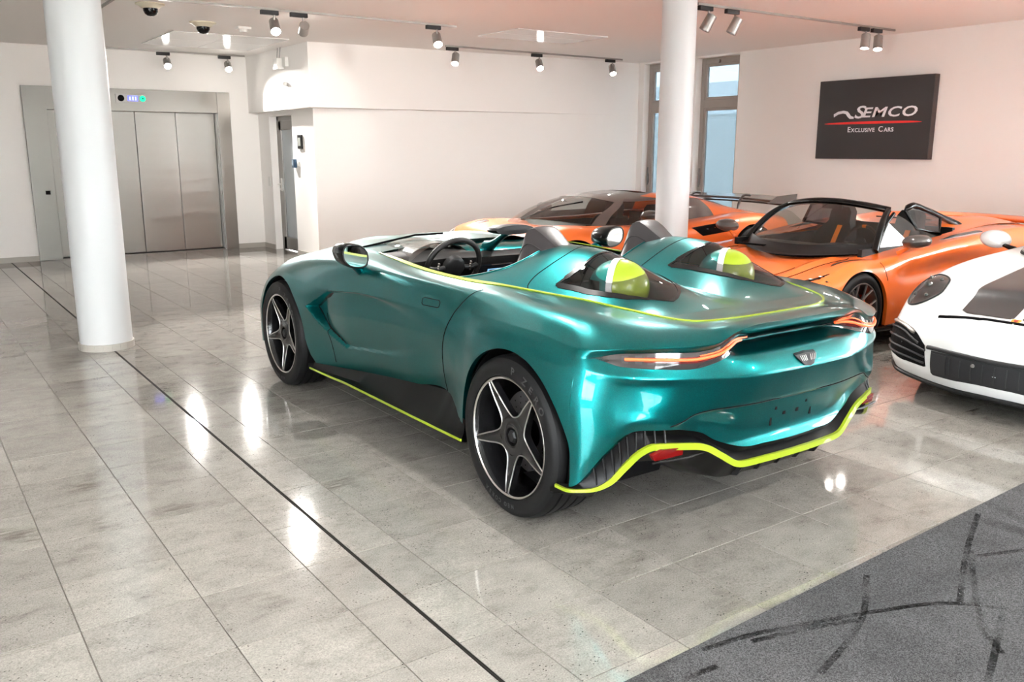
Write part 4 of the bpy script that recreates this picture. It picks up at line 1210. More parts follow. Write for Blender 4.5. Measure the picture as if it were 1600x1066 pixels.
# ---- rear diffuser: black band, lime edge, dark tunnel below
LOW = [(-1.70, .955, .262), (-1.764, .952, .262), (-1.817, .921, .268), (-1.872, .882, .285), (-1.905, .850, .312), (-1.945, .803, .382), (-1.98, .755, .441), (-2.008, .716, .463), (-2.045, .623, .458), (-2.078, .499, .437), (-2.092, .426, .394), (-2.106, .340, .345), (-2.112, .28, .339), (-2.126, .15, .342), (-2.130, 0, .342)]
lw = spline(LOW, 90, True)
edge = GG[:, 0]; eu = g_us
ed_pts = []
for p in lw:                      # matching point on the painted lower edge
    sel = (edge[:, 0] < -1.69)
    d = np.linalg.norm((edge[sel] - p) * np.array([1, 1, .35]), axis=1); ed_pts.append(edge[sel][np.argmin(d)])
ed_pts = np.array(ed_pts)
for it in range(6): ed_pts[1:-1] = (ed_pts[:-2] + 2 * ed_pts[1:-1] + ed_pts[2:]) / 4
up = ed_pts.copy(); up[:, 0] += .012; up[:, 2] += .006; up[:, 1] -= .006
md = up * .5 + lw * .5; md[:, 0] += .020
lwb = lw.copy(); lwb[:, 0] -= .004
Gd = np.stack([up, md, lwb], 1)
mb = MB(); mb.grid(Gd); mb.grid(mirror_y(Gd))
mb.build('diffuser_band', M['trim'], car_g, smooth=50)
full = np.vstack([lw, mirror_y(lw)[::-1][1:]])
nr = np.stack([-np.ones(len(full)), np.sign(full[:, 1]) * sstep(.7, .95, abs(full[:, 1])) * 1.6, 0 * full[:, 0]], -1); nr /= np.linalg.norm(nr, axis=1, keepdims=True)
wl = .026 - .014 * sstep(.80, .93, abs(full[:, 1]))
ribbon(full + nr * .004 + np.array([0, 0, -.004]), nr, wl, .007).build('diffuser_lime_edge', M['lime'], car_g, smooth=40)
b0 = lw.copy(); b0[:, 2] -= .012
b1 = b0.copy(); b1[:, 0] += .04; b1[:, 2] -= .012
b2 = b1.copy(); b2[:, 0] += .06; b2[:, 2] = np.maximum(b1[:, 2] - .07, .215)
b3 = b2.copy(); b3[:, 0] += .20; b3[:, 1] *= .94; b3[:, 2] = np.maximum(b2[:, 2] - .05, .205)
b4 = b3.copy(); b4[:, 0] = -1.35; b4[:, 1] *= .8; b4[:, 2] = .17
Gu = np.stack([b0, b1, b2, b3, b4], 1); mb = MB(); mb.grid(Gu); mb.grid(mirror_y(Gu)); mb.build('diffuser_tunnel', M['trim'], car_g, smooth=40)
for y in (-.26, -.13, 0, .13, .26):
    MB().prism([(-2.10, y, .328), (-2.05, y, .255), (-1.80, y, .195), (-1.75, y, .25), (-2.0, y, .328)], (0, .008, 0)).build('diffuser_fin', M['satin'], car_g)
for s in (1, -1):
    bevel(MB().prism([(-2.045, s * .70, .452), (-2.06, s * .60, .450), (-2.055, s * .60, .415), (-2.025, s * .72, .405), (-2.02, s * .735, .43)], (.02, 0, 0)).build('red_reflector', M['red'], car_g), .003)
    MB().tube([(-2.03, s * .74, .402), (-2.065, s * .58, .405), (-2.075, s * .50, .412)], [.004, .007, .002], 8).build('reflector_strip', M['satin'], car_g)
    # ribbed corner intake between paint and lime edge
    for k in range(9):
        t = 14 + k * 3
        a, b = up[t], lw[t]
        pr = np.array([a + (b - a) * q for q in (.15, .5, .9)]); pr[:, 0] -= .001; pr[:, 1] *= s
        MB().tube(pr, .0035, 6).build('intake_rib', M['satin'], car_g)
MB().box((0.25, 0, .165), (3.4, 1.4, .03)).build('underbody', M['matte'], car_g)
MB().box((0, 0, .36), (2.2, 1.66, .38)).build('floor_pan', M['matte'], car_g)
MB().box((-1.9, 0, .55), (.16, 1.2, .30)).build('tail_panel', M['matte'], car_g)

# ---- tail light band
def band(y0, y1, f0, f1, off, name, mat, n=80, m=8, both=True):
    """strip on the tail skin between light-bottom (level 5) and light-top (level 7)"""
    lo5, hi7 = gnet.kv[5], gnet.kv[7]
    ua = gnet.u_of(1, y0, 6, gnet.ku[-11]); ub = gnet.u_of(1, y1, 6, gnet.ku[-11])
    u = np.linspace(ua, ub, n)
    w = np.linspace(f0, f1, m)
    v = lo5 + (hi7 - lo5) * np.tile(w, (n, 1))
    return gnet.at(u, v)
tl_u0 = gnet.u_of(1, .898, 6, gnet.ku[-11]); tl_u1 = gnet.ku[-1]
uu = np.linspace(tl_u0, tl_u1, 170)
yy_ = herm(gnet.P[:, 6], gnet.ku, uu)[:, 1]
tp = sstep(.90, .80, yy_)                      # the lamp comes to a point at its outer end
inn = sstep(.50, .30, yy_)                     # towards the middle it becomes a slim bar under the lip
f0 = (.5 - .5 * tp) * (1 - inn) + (.46) * inn
f1 = (.5 + .48 * tp) * (1 - inn) + (.99) * inn
V = gnet.kv[5] + (gnet.kv[7] - gnet.kv[5]) * (f0[:, None] + (f1 - f0)[:, None] * np.linspace(0, 1, 10)[None])
T = gnet.at(uu, V)
N_ = np.cross(np.gradient(T, axis=0), np.gradient(T, axis=1)); N_ /= np.linalg.norm(N_, axis=2, keepdims=True) + 1e-9
cen = np.array([-1.0, 0, .8])
sg = np.sign(((T - cen) * N_).sum(2, keepdims=True)); N_ *= sg
bul = np.sin(np.linspace(0, 1, 10) * PI)[None, :, None]
TL = T + N_ * (.003 + .010 * bul * (1 - .6 * inn[:, None, None]))
il = int(np.argmin(abs(yy_ - .30)))
for s in (1, -1):
    H = TL.copy(); H[..., 1] *= s
    lamp = MB().grid(H[:il + 1]).build('tail_light', M['smokelens'], car_g, smooth=60)
    red = T + N_ * (.0145 * (1 - .6 * inn[:, None, None]) + .0015 - .0035)
    Hr = (T + N_ * (.005 + .010 * bul * (1 - .6 * inn[:, None, None]))); Hr[..., 1] *= s
    i0 = int(np.argmin(abs(yy_ - .74)))
    MB().grid(Hr[i0:il + 1, 3:8]).build('red_lens', M['redlens'], lamp, smooth=60)
    bar = (TL[:, 5] * .5 + TL[:, 6] * .5) + N_[:, 5] * .004
    bar[:, 1] *= s
    j0 = int(np.argmin(abs(yy_ - .79)))
    MB().tube(bar[j0:il + 1:3], .0062, 8).build('light_bar', M['led'], lamp, smooth=60)
    bar2 = TL[:, 7] + N_[:, 7] * .001; bar2[:, 1] *= s
    MB().tube(bar2[int(np.argmin(abs(yy_ - .555))):il + 1:3], .0028, 6).build('light_bar', M['led'], lamp, smooth=60)
    # grey strips standing in for pale reflections in the outer lens
    for q in range(3):
        a = int(np.argmin(abs(yy_ - (.80 - .035 * q)))); pr = (TL[a:a + 5, 2:9]).copy() + N_[a:a + 5, 2:9] * .0012; pr[..., 1] *= s
        MB().grid(pr).build('reflection_facet', M['grey'], lamp)
mid = np.vstack([TL[il:], mirror_y(TL[il:])[::-1][1:]])
MB().grid(mid).build('centre_bar', M['trim'], car_g, smooth=60)

# ---- badge, number-plate holes, rear shut lines
bz = .752; bx_ = -2.152
wing = [(0, -.030), (.03, -.024), (.060, .006), (.068, .020), (.045, .021), (.02, .022), (0, .024)]
poly = [(bx_ + .035 * (z) / .03 * .02, y, bz + z) for y, z in wing] + [(bx_ + .02 * z, -y, bz + z) for y, z in wing[::-1][1:-1]]
tl = math.radians(-38)
pl = []
for x, y, z in poly:
    dz = z - bz; pl.append((-2.150 + dz * .60, y, bz + dz * .95))
mbw = MB().prism(pl, (-.012, 0, -.008)); bw = bevel(mbw.build('wing_badge', M['badge'], car_g), .002)
for k in range(4):
    for s in (1, -1):
        MB().tube([(-2.163 + .0, s * (.016 + .012 * k), bz + .010), (-2.172, s * (.012 + .010 * k), bz - .012)], .0012, 6).build('badge_feather', M['steel_dark'], bw)
def rear_x(y, z):
    sel = GG[(GG[..., 0] < -1.95) & (abs(GG[..., 1] - abs(y)) < .03) & (abs(GG[..., 2] - z) < .02)]
    return float(sel[:, 0].mean()) if len(sel) else -2.11
for y, z, w, h in ((.111, .536, .012, .014), (.050, .505, .017, .014), (-.036, .505, .017, .016), (-.088, .538, .011, .014), (-.134, .487, .010, .042), (.128, .481, .010, .042)):
    MB().box((rear_x(y, z) + .001, y, z), (.006, w, h)).build('plate_hole', M['matte'], car_g)
def tail_line(pts, w=.004, name='shut_line', mat=None):
    """thin dark line on the tail skin through (y, z) points"""
    P = []
    for y, z in pts:
        sel = GG[(GG[..., 0] < -1.7)].reshape(-1, 3)
        d = (sel[:, 1] - y)**2 + (sel[:, 2] - z)**2
        o = np.argsort(d)[:4]; P.append([sel[o, 0].mean() - .0012, y, z])
    P = spline(P, 60)
    for s in (1, -1):
        Q = P.copy(); Q[:, 1] *= s
        MB().tube(Q, w / 2, 6).build(name, mat or M['matte'], car_g)
tail_line([(.655, .535), (.607, .553), (.56, .578), (.50, .590), (.40, .592), (.25, .590), (.10, .588), (.0, .588)])

# ---- door shut lines and handle
def side_line(pts, name='shut_line', w=.0045, n=50):
    P = spline([(x, 0, z) for x, z in pts], n)
    for s in (1, -1):
        Q = np.array([[p[0], s * (g_y(p[0], p[2]) + .0006), p[2]] for p in P])
        MB().tube(Q, w / 2, 6).build(name, M['matte'], car_g)
side_line([(-.925, .945), (-.89, .90), (-.842, .84), (-.773, .724), (-.736, .609), (-.718, .50), (-.715, .415)])
side_line([(.69, .60), (.66, .53), (.62, .45), (.61, .40), (.60, .30)])
hx = [(-.515, .856), (-.53, .862), (-.67, .866), (-.684, .857), (-.684, .836), (-.67, .831), (-.53, .825), (-.515, .832), (-.515, .856)]
k_ = np.array(hx)
for s in (1, -1):
    Q = []
    for a, b in zip(k_[:-1], k_[1:]):
        for t in np.linspace(0, 1, 8, endpoint=False):
            x, z = a + (b - a) * t; Q.append([x, s * (g_y(x, z) + .0006), z])
    MB().tube(Q, .002, 6, closed=True).build('door_handle', M['matte'], car_g)

# dark ribbons painting the vent's shade just behind the side hollow's front edge
for s in (1, -1):
    for pts in ([(.575, .742), (.70, .690), (.872, .617)], [(.872, .615), (.755, .552), (.60, .490), (.46, .442)]):
        P = spline([(x, 0, z) for x, z in pts], 30)
        Q = np.array([[p[0] - .014, s * (g_y(p[0] - .014, p[2]) + .001), p[2]] for p in P])
        ribbon(Q, np.array([-.35, s * .9, 0]), np.interp(np.linspace(0, 1, 30), [0, .15, .8, 1], [.004, .020, .022, .006]), .001).build('side_vent_shade', M['trim'], car_g)
# ---- wheels
w0 = star_wheel('wheel', .362, .275, M['cal_black'], R(172))
place_wheel(w0, car_g, -1.352, .955 - .1375 - .002, .361, True)
place_wheel(w0, car_g, -1.352, -.815, .361, False)
place_wheel(w0, car_g, 1.352, .955 - .1375 - .007, .361, False)
place_wheel(w0, car_g, 1.352, -.810, .361, False)

# ---- cockpit: tub, dashboard, screens, steering wheel, seats
tub = MB()
tub.box((-.25, 0, .56), (1.35, 1.36, .03)); tub.box((-.25, .69, .75), (1.35, .05, .38)); tub.box((-.25, -.69, .75), (1.35, .05, .38)); tub.box((-.98, 0, .76), (.04, 1.30, .36)); tub.box((.42, 0, .76), (.04, 1.30, .36))
tub.build('cockpit_tub', M['leather_dark'], car_g)
bevel(MB().box((-.30, 0, .70), (1.1, .24, .28)).build('centre_tunnel', M['leather_dark'], car_g), .03)
dx_ = np.linspace(-.66, .66, 41)
prof = [(.36, .985), (.26, .985), (.17, .972), (.13, .945), (.15, .90), (.22, .80), (.25, .62)]
Gd = np.array([[[px - .05 * math.exp(-((y - .36) / .18)**2) * (pz > .85) + .0, y, pz + .018 * math.exp(-((y - .36) / .17)**2) * (pz > .9)] for px, pz in prof] for y in dx_])
MB().grid(Gd).build('dashboard', M['leather_dark'], car_g, smooth=40)
# teal dash top rail on the passenger side and centre
rail = np.array([[[.38, y, 1.018 - .03 * abs(y)], [.27, y, 1.012 - .03 * abs(y)], [.20, y, .988 - .02 * abs(y)], [.185, y, .968]] for y in np.linspace(-.66, .17, 24)])
MB().grid(rail).build('dash_rail', M['teal'], car_g, smooth=50)
MB().box((.135, .36, .925), (.01, .26, .075), Matrix.Rotation(R(-18), 3, 'Y')).build('instrument_screen', M['screen'], car_g)
ic = MB()
ic.box((.126, .36, .925), (.006, .02, .02), Matrix.Rotation(R(-18), 3, 'Y'))
for s in (.43,):
    a = np.linspace(R(120), R(240), 20); ic.tube([(.127, s + .035 * math.cos(t), .925 + .035 * math.sin(t)) for t in a], .0018, 6)
ic.build('instrument_graphics', M['screen_blue'], car_g)
cs = MB().box((.115, .02, .845), (.012, .24, .12), Matrix.Rotation(R(-22), 3, 'Y')); cs.build('centre_screen', M['screen'], car_g)
cg = MB().box((.098, .03, .872), (.004, .10, .006), Matrix.Rotation(R(-22), 3, 'Y')); cg.box((.100, .075, .866), (.004, .012, .010), Matrix.Rotation(R(-22), 3, 'Y')); cg.box((.112, .05, .83), (.004, .03, .005), Matrix.Rotation(R(-22), 3, 'Y'))
cg.build('screen_graphics', M['screen_blue'], car_g)
for s in (-.22, -.42): MB().lathe([(0, 0), (.045, 0), (.05, -.006), (.042, -.012)], 24, 'x', c=(.12, s, .90)).build('air_vent', M['grey'], car_g, smooth=40)
sw_ = empty('steering_wheel', (.045, .36, .918), 0, car_g); sw_.rotation_euler = (0, R(-22), 0)
a = np.linspace(0, 2 * PI, 48, endpoint=False)
ring = [(0, .178 * math.cos(t) * (1 if True else 1), max(-.150, .172 * math.sin(t))) for t in a]
MB().tube(ring, .0165, 10, closed=True).build('rim', M['leather_dark'], sw_, smooth=60)
MB().lathe([(0, -.035), (.05, -.034), (.068, -.02), (.07, .01), (0, .01)], 28, 'x').build('hub', M['satin'], sw_, smooth=40)
for an in (0, PI, -PI / 2):
    p = [(-.01, .06 * math.cos(an), .06 * math.sin(an)), (-.004, .12 * math.cos(an), .12 * math.sin(an) - .01), (0, .172 * math.cos(an), .165 * math.sin(an))]
    MB().tube(spline(p, 8), .015, 8).build('spoke', M['satin'], sw_, smooth=60)
for s in (-1, 1):
    bt = MB()
    for q in range(4): bt.lathe([(0, -.022), (.006, -.022), (.006, -.01)], 10, 'x', c=(0, s * .11, .03 - .016 * q))
    bt.build('buttons', M['silver'], sw_)
# driver's wind deflector (clear blister on the scuttle)
Gb = []
for i, t in enumerate(np.linspace(0, 1, 24)):
    row = []
    for q in np.linspace(-1, 1, 25):
        hgt = .075 * (1 - q * q) * math.sin(min(1, t * 1.15) * PI * .5)
        row.append((.78 - .68 * t, .36 + q * .27 * (.75 + .25 * t), 1.00 - .028 * t + .012 * (1 - q * q) + hgt - .03 * q * q))
    Gb.append(row)
MB().grid(np.array(Gb)).build('wind_deflector', M['glass'], car_g, smooth=60)
# carbon cowl under it
Gb2 = np.array(Gb)[4:20, 2:-2].copy(); Gb2[..., 2] -= .02
MB().grid(Gb2).build('cowl', pmat('pale_cowl', (.35, .36, .35), .15, .4, .8), car_g, smooth=60)
wp = MB().tube([(.72, .62, .985), (.60, .30, 1.055), (.56, .12, 1.06)], .007, 6); wp.build('wiper', M['matte'], car_g)
# mirror camera pod on a green stalk
st_ = spline([(.22, 0, .99), (.15, 0, 1.02), (.06, 0, 1.07), (.0, 0, 1.10)], 12)
MB().tube(st_, [.045, .038, .032, .028, .025, .022, .020, .019, .018, .018, .018, .018], 12).build('mirror_stalk', M['teal'], car_g, smooth=60)
pod = np.array([[[x, y * .5 * k, 1.122 + z * k] for y, z in [(math.cos(q) * .30, math.sin(q) * .030) for q in np.linspace(0, 2 * PI, 24)]] for x, k in ((.07, .0), (.065, .55), (.04, .85), (0, 1), (-.05, 1), (-.085, .92), (-.088, .0))])
MB().grid(pod).build('rear_view_mirror', M['satin'], car_g, smooth=40)

# ---- seat pods that rise in front of the humps
for s in (1, -1):
    secs = []
    for x, zt, hw_t, hw_b in ((-.715, 1.02, .085, .215), (-.745, 1.12, .078, .215), (-.785, 1.20, .070, .212), (-.82, 1.214, .066, .21), (-.87, 1.198, .062, .205), (-.93, 1.165, .055, .195), (-1.0, 1.125, .045, .175)):
        sec = []
        zb = .86
        for t in np.linspace(-1, 1, 31):
            q = abs(t)
            if q < .33: y = hw_t * q / .33; z = zt - .006 * (q / .33)**2
            else:
                r_ = (q - .33) / .67; y = hw_t + (hw_b - hw_t) * (.72 * r_ + .28 * r_**3); z = zt - .006 - (zt - .006 - zb) * r_**.92
            sec.append((x, s * HC + math.copysign(y, t), z))
        secs.append(sec)
    S = np.array(secs); S = np.array([spline(S[:, j], 26) for j in range(S.shape[1])]).transpose(1, 0, 2)
    hd_ = MB().grid(S); fr = S[0]
    hd_.add([tuple(p) for p in fr], [tuple(range(len(fr)))])
    pod_ = hd_.build('headrest_pod', M['leather'], car_g, smooth=42)
    for j in (8, 22):
        MB().tube(S[:, j] + np.array([0, 0, .002]), .0028, 6).build('seam', M['leather_dark'], pod_)
    MB().tube(S[0, 2:29], .006, 6).build('piping', M['silver'] if False else M['leather_dark'], pod_)
    bk = bevel(MB().box((-.74, s * HC, .74), (.14, .42, .46), Matrix.Rotation(R(-14), 3, 'Y')).build('seat_back', M['leather_dark'], car_g), .05, 4)
    bevel(MB().box((-.45, s * HC, .60), (.50, .44, .12)).build('seat_cushion', M['leather_dark'], car_g), .05, 4)

# ---- door mirrors
def door_mirror(s):
    r_ = empty('door_mirror', (.16, s * .955, 1.012), 0, car_g)
    sec = []
    for k, (x, sc) in enumerate(((.16, .02), (.15, .40), (.12, .72), (.07, .92), (.0, 1.0), (-.055, 1.0), (-.062, .93))):
        pts = []
        for q in np.linspace(0, 2 * PI, 33):
            c, sn = math.cos(q), math.sin(q)
            y = s * (abs(c)**.8) * math.copysign(1, c) * .082 * sc
            z = (abs(sn)**.85) * math.copysign(1, sn) * .068 * sc + .018 * c * sc
            pts.append((x, y, z))
        sec.append(pts)
    MB().grid(np.array(sec)).build('housing', M['black'], r_, smooth=50)
    gl_ = [(-.0605, p[1] * .86, p[2] * .84) for p in sec[5]][:-1]
    MB().add(gl_, [tuple(range(len(gl_)))]).build('mirror_glass', M['mirror'], r_)
    MB().tube([(p[0] - .004, p[1] * .90, p[2] * .89) for p in gl_ and [(-.058, q[1], q[2]) for q in sec[5]][:-1]], .004, 6, closed=True).build('bezel', M['satin'], r_)
    lm = spline([(.03, s * .105, -.012), (-.02, s * .12, .005), (-.056, s * .112, .012)], 6)
    arm = spline([(.10, -s * .16, -.135), (.085, -s * .11, -.105), (.06, -s * .06, -.07), (.04, -s * .03, -.05)], 10)
    MB().tube(arm, np.linspace(.040, .026, 10), 12).build('mirror_arm', M['teal'], r_, smooth=60)
    return r_
door_mirror(1); door_mirror(-1)
# ------------------------------------------------------------------ shared kit for the three cars behind
from mathutils.bvhtree import BVHTree
def bvh_of(mbs):
    vs, fs = [], []
    for m in mbs:
        b = len(vs); vs += [Vector(v) for v in m.v]; fs += [tuple(i + b for i in f) for f in m.f]
    return BVHTree.FromPolygons(vs, fs)

def wrap(bvh, pts, off, centre):
    """nearest points on a skin, lifted by off along the outward normal"""
    out = []
    c = Vector(centre)
    for p in pts:
        q, n, _, _ = bvh.find_nearest(Vector(p))
        if (q - c).dot(n) < 0: n = -n
        out.append(q + n * off)
    return np.array([tuple(p) for p in out])

def patch(bvh, outline, off, centre, rings=8, n=64, thick=.004, bulge=0.0):
    """filled shape laid on a skin: radial grid from its middle to the outline"""
    O_ = np.asarray(outline, float)
    O_ = np.vstack([O_, O_[:1]])
    k = np.concatenate([[0], np.cumsum(np.linalg.norm(np.diff(O_, axis=0), axis=1))])
    t = np.linspace(0, k[-1], n + 1)
    E = np.stack([np.interp(t, k, O_[:, i]) for i in range(3)], -1)
    c = O_[:-1].mean(0)
    fr = np.linspace(.02, 1, rings)
    G = np.empty((rings + 1, n + 1, 3))
    for i, f in enumerate(fr):
        G[i] = wrap(bvh, c + (E - c) * f, off + bulge * (1 - f * f), centre)
    G[rings] = wrap(bvh, E, -thick, centre)
    return MB().grid(G)

def line_on(bvh, pts, w, centre, n=40, off=.0005, closed=False, sm=True):
    P = spline(pts, n) if sm else np.asarray(pts, float)
    return MB().tube(wrap(bvh, P, off, centre), w / 2, 6, closed=closed)

def car_shell(car, name, net, arches, mat, crown, hole=None, step=.02, nv=44, disp=None, deckname='deck', nd_=61):
    us, G, ar = skin(net, arches, step, nv, disp)
    mb = MB(); shell(mb, G); lip(mb, G, .03)
    body = mb.build(name, mat, car, smooth=38, weld=True)
    Bd = G[:, -1]
    S = np.linspace(-1, 1, nd_)
    D = np.zeros((len(Bd), nd_, 3)); D[..., 0] = Bd[:, None, 0]; D[..., 1] = Bd[:, None, 1] * S[None]
    D[..., 2] = Bd[:, None, 2] + crown(D[..., 0], D[..., 1], S[None] + 0 * D[..., 0], Bd[:, None, 1])
    c = (D[:-1, :-1] + D[1:, 1:]) / 2
    keep = None if hole is None else ~hole(c[..., 0], c[..., 1])
    dm = MB().grid(D, 0, keep)
    dk = dm.build(deckname, mat, car, smooth=45)
    return us, G, D, body, dk, bvh_of([mb, dm])

def seat_pair(car, x, z, ys, mat, strap=None, k=1.0):
    for y in ys:
        s = empty('seat', (x, y, z), 0, car); s.scale = (1, 1, k)
        G = []
        for t, w, dx in ((0, .22, .0), (.15, .23, -.03), (.40, .22, -.11), (.55, .19, -.16), (.66, .12, -.19), (.78, .115, -.21), (.84, .08, -.22), (.85, .0, -.22)):
            G.append([(dx + .06 * abs(q)**2 * (1 if t < .6 else .3) + (.0), q * w, t) for q in np.linspace(-1, 1, 13)])
        G = np.array(G); Bk = G.copy(); Bk[..., 0] -= .10
        m = MB().grid(G); m.grid(Bk, flip=True)
        m.grid(np.stack([G[:, 0], Bk[:, 0]], 1)); m.grid(np.stack([G[:, -1], Bk[:, -1]], 1))
        m.build('backrest', mat, s, smooth=50)
        bevel(MB().box((.22, 0, -.02), (.46, .44, .12)).build('cushion', mat, s), .04, 3)
        if strap:
            P = spline([(-.14, .05, .62), (-.02, .05, .35), (.03, .05, .10)], 14)
            ribbon(P + np.array([.02, 0, 0]), np.array([1., 0, .2]) / 1.02, .05, .003).build('seat_belt', strap, s)

def small_wheel_disc(car, x, y, z, r, name='steering_wheel', mark=None):
    s = empty(name, (x, y, z), 0, car); s.rotation_euler = (0, R(-20), 0)
    a = np.linspace(0, 2 * PI, 36, endpoint=False)
    MB().tube([(0, r * math.cos(t), r * math.sin(t)) for t in a], .013, 8, closed=True).build('rim', M['leather_dark'], s, smooth=60)
    MB().lathe([(0, -.02), (.05, -.02), (.055, .01), (0, .012)], 20, 'x').build('hub', M['satin'], s, smooth=40)
    for an in (0, PI, -PI / 2): MB().tube([(0, .04 * math.cos(an), .04 * math.sin(an)), (0, r * math.cos(an), r * math.sin(an))], .012, 6).build('spoke', M['satin'], s)
    if mark: MB().tube([(0, r * math.cos(t), r * math.sin(t)) for t in np.linspace(PI / 2 - .12, PI / 2 + .12, 5)], .0145, 8).build('top_mark', mark, s)
    return s

def pod_mirror(car, loc, size, mat, s, arm_to, glass_back=True, arm_mat=None):
    r_ = empty('door_mirror', loc, 0, car); a, b, c = size
    sec = []
    for x, k in ((1, .02), (.93, .4), (.75, .72), (.4, .93), (0, 1), (-.5, 1.0), (-.62, .9)):
        sec.append([(x * a, b * k * math.cos(q), c * k * math.sin(q) + .15 * c * k * math.cos(q) * s) for q in np.linspace(0, 2 * PI, 25)])
    MB().grid(np.array(sec)).build('housing', mat, r_, smooth=55)
    gl_ = [(p[0] + .002, p[1] * .92, p[2] * .92) for p in sec[-1]][:-1]
    MB().add(gl_, [tuple(range(len(gl_)))]).build('mirror_glass', M['mirror'], r_)
    q = Vector(arm_to) - Vector(loc)
    MB().tube([tuple(q), tuple(q * .5 + Vector((0, 0, -.01))), (0, 0, 0)], [.022, .016, .014], 8).build('mirror_arm', arm_mat or mat, r_, smooth=60)
    return r_
# ------------------------------------------------------------------ orange roofless supercar in front of the sign (faces -x)
car_m = empty('open_supercar', (7.535, 4.93, 0), PI)
tag(car_m, 'orange roofless supercar parked in front of the sign, steering wheel visible', 'car', 'orange supercars')
MCL = [
 [[2.38,0,.13],[2.42,0,.20],[2.41,0,.28],[2.39,0,.34],[2.36,0,.385],[2.32,0,.415],[2.27,0,.435]],
 [[2.34,.36,.13],[2.38,.37,.20],[2.37,.37,.29],[2.35,.37,.355],[2.31,.36,.405],[2.27,.35,.44],[2.21,.32,.455]],
 [[2.16,.74,.14],[2.19,.76,.23],[2.18,.76,.33],[2.15,.75,.40],[2.11,.72,.45],[2.06,.66,.49],[2.02,.54,.50]],
 side(1.92,[(.90,.14),(.915,.25),(.915,.36),(.91,.45),(.885,.51),(.80,.555),(.58,.55)]),
 side(1.62,[(.950,.15),(.957,.28),(.958,.40),(.95,.50),(.925,.575),(.84,.628),(.60,.605)]),
 side(1.335,[(.963,.20),(.967,.32),(.967,.46),(.96,.60),(.93,.672),(.845,.712),(.60,.662)]),
 side(1.0,[(.957,.17),(.962,.30),(.96,.45),(.95,.58),(.92,.665),(.85,.712),(.63,.70)]),
 side(.5,[(.93,.17),(.945,.30),(.925,.45),(.925,.58),(.93,.69),(.865,.752),(.68,.752)]),
 side(.0,[(.93,.17),(.945,.30),(.90,.46),(.905,.60),(.95,.735),(.89,.805),(.70,.80)]),
 side(-.5,[(.935,.17),(.95,.30),(.925,.46),(.94,.61),(.968,.755),(.91,.845),(.71,.845)]),
 side(-1.0,[(.95,.18),(.962,.32),(.962,.48),(.967,.64),(.962,.775),(.90,.868),(.68,.875)]),
 side(-1.335,[(.96,.20),(.972,.33),(.974,.50),(.972,.66),(.95,.79),(.88,.866),(.64,.872)]),
 side(-1.8,[(.95,.20),(.957,.33),(.957,.50),(.945,.65),(.92,.76),(.85,.83),(.60,.855)]),
 [[-2.08,.80,.24],[-2.12,.83,.35],[-2.13,.83,.50],[-2.12,.82,.64],[-2.10,.80,.74],[-2.06,.72,.81],[-2.02,.54,.84]],
 [[-2.20,.45,.26],[-2.25,.47,.36],[-2.26,.47,.50],[-2.25,.46,.64],[-2.23,.45,.74],[-2.20,.42,.81],[-2.15,.36,.84]],
 [[-2.22,0,.26],[-2.28,0,.36],[-2.29,0,.50],[-2.28,0,.64],[-2.26,0,.74],[-2.23,0,.82],[-2.18,0,.845]],
]
MFA, MRA = (1.320, .300, .350), (-1.335, .33, .365)
def m_disp(G):
    G = G.copy(); x, z = G[..., 0], G[..., 2]
    # deep scallop along the door that rises towards the rear haunch
    zc = np.interp(x, [-1.0, .9], [.62, .55]); d = np.exp(-((z - zc) / .07)**2) * sstep(.95, .6, x) * sstep(-1.0, -.5, x)
    G[..., 1] -= np.where(G[..., 1] > .5, .03 * d, 0)
    return G
WS_B = lambda y: (1.13 - .36 * (y / .68)**2, .700 + .045 * (y / .68)**2)
def m_crown(x, y, S, yb):
    hood = -.028 * (1 - S**2) * sstep(2.0, 1.5, x) + .02 * np.exp(-((abs(y) - .46) / .05)**2) * sstep(2.1, 1.4, x) * sstep(.9, 1.1, x)
    rear = .035 * (1 - S**2) + .055 * np.exp(-((abs(y) - .45) / .13)**2) * sstep(-.3, -.6, x) * sstep(-2.2, -1.2, x)
    return np.where(x > -.3, hood, rear)
m_hole = lambda x, y: (x < WS_B(y)[0] - .05) & (x > -.50) & (abs(y) < .66)
m_us, MG, MD, m_body, m_deck, m_bvh = car_shell(car_m, 'body_shell', Net(MCL), [MFA, MRA], M['orange'], m_crown, m_hole, .016, 56, m_disp)
wells(car_m, [MFA, MRA], .94)
MC = (0, 0, .3)
MB().box((0, 0, .14), (4.2, 1.5, .04)).build('underbody', M['matte'], car_m)
MB().box((0.2, 0, .33), (1.7, 1.4, .34)).build('floor_pan', M['matte'], car_m)
t_ = MB(); t_.box((.2, .66, .60), (1.5, .04, .34)); t_.box((.2, -.66, .60), (1.5, .04, .34)); t_.box((-.52, 0, .66), (.04, 1.3, .44)); t_.build('cabin_tub', M['leather_dark'], car_m)
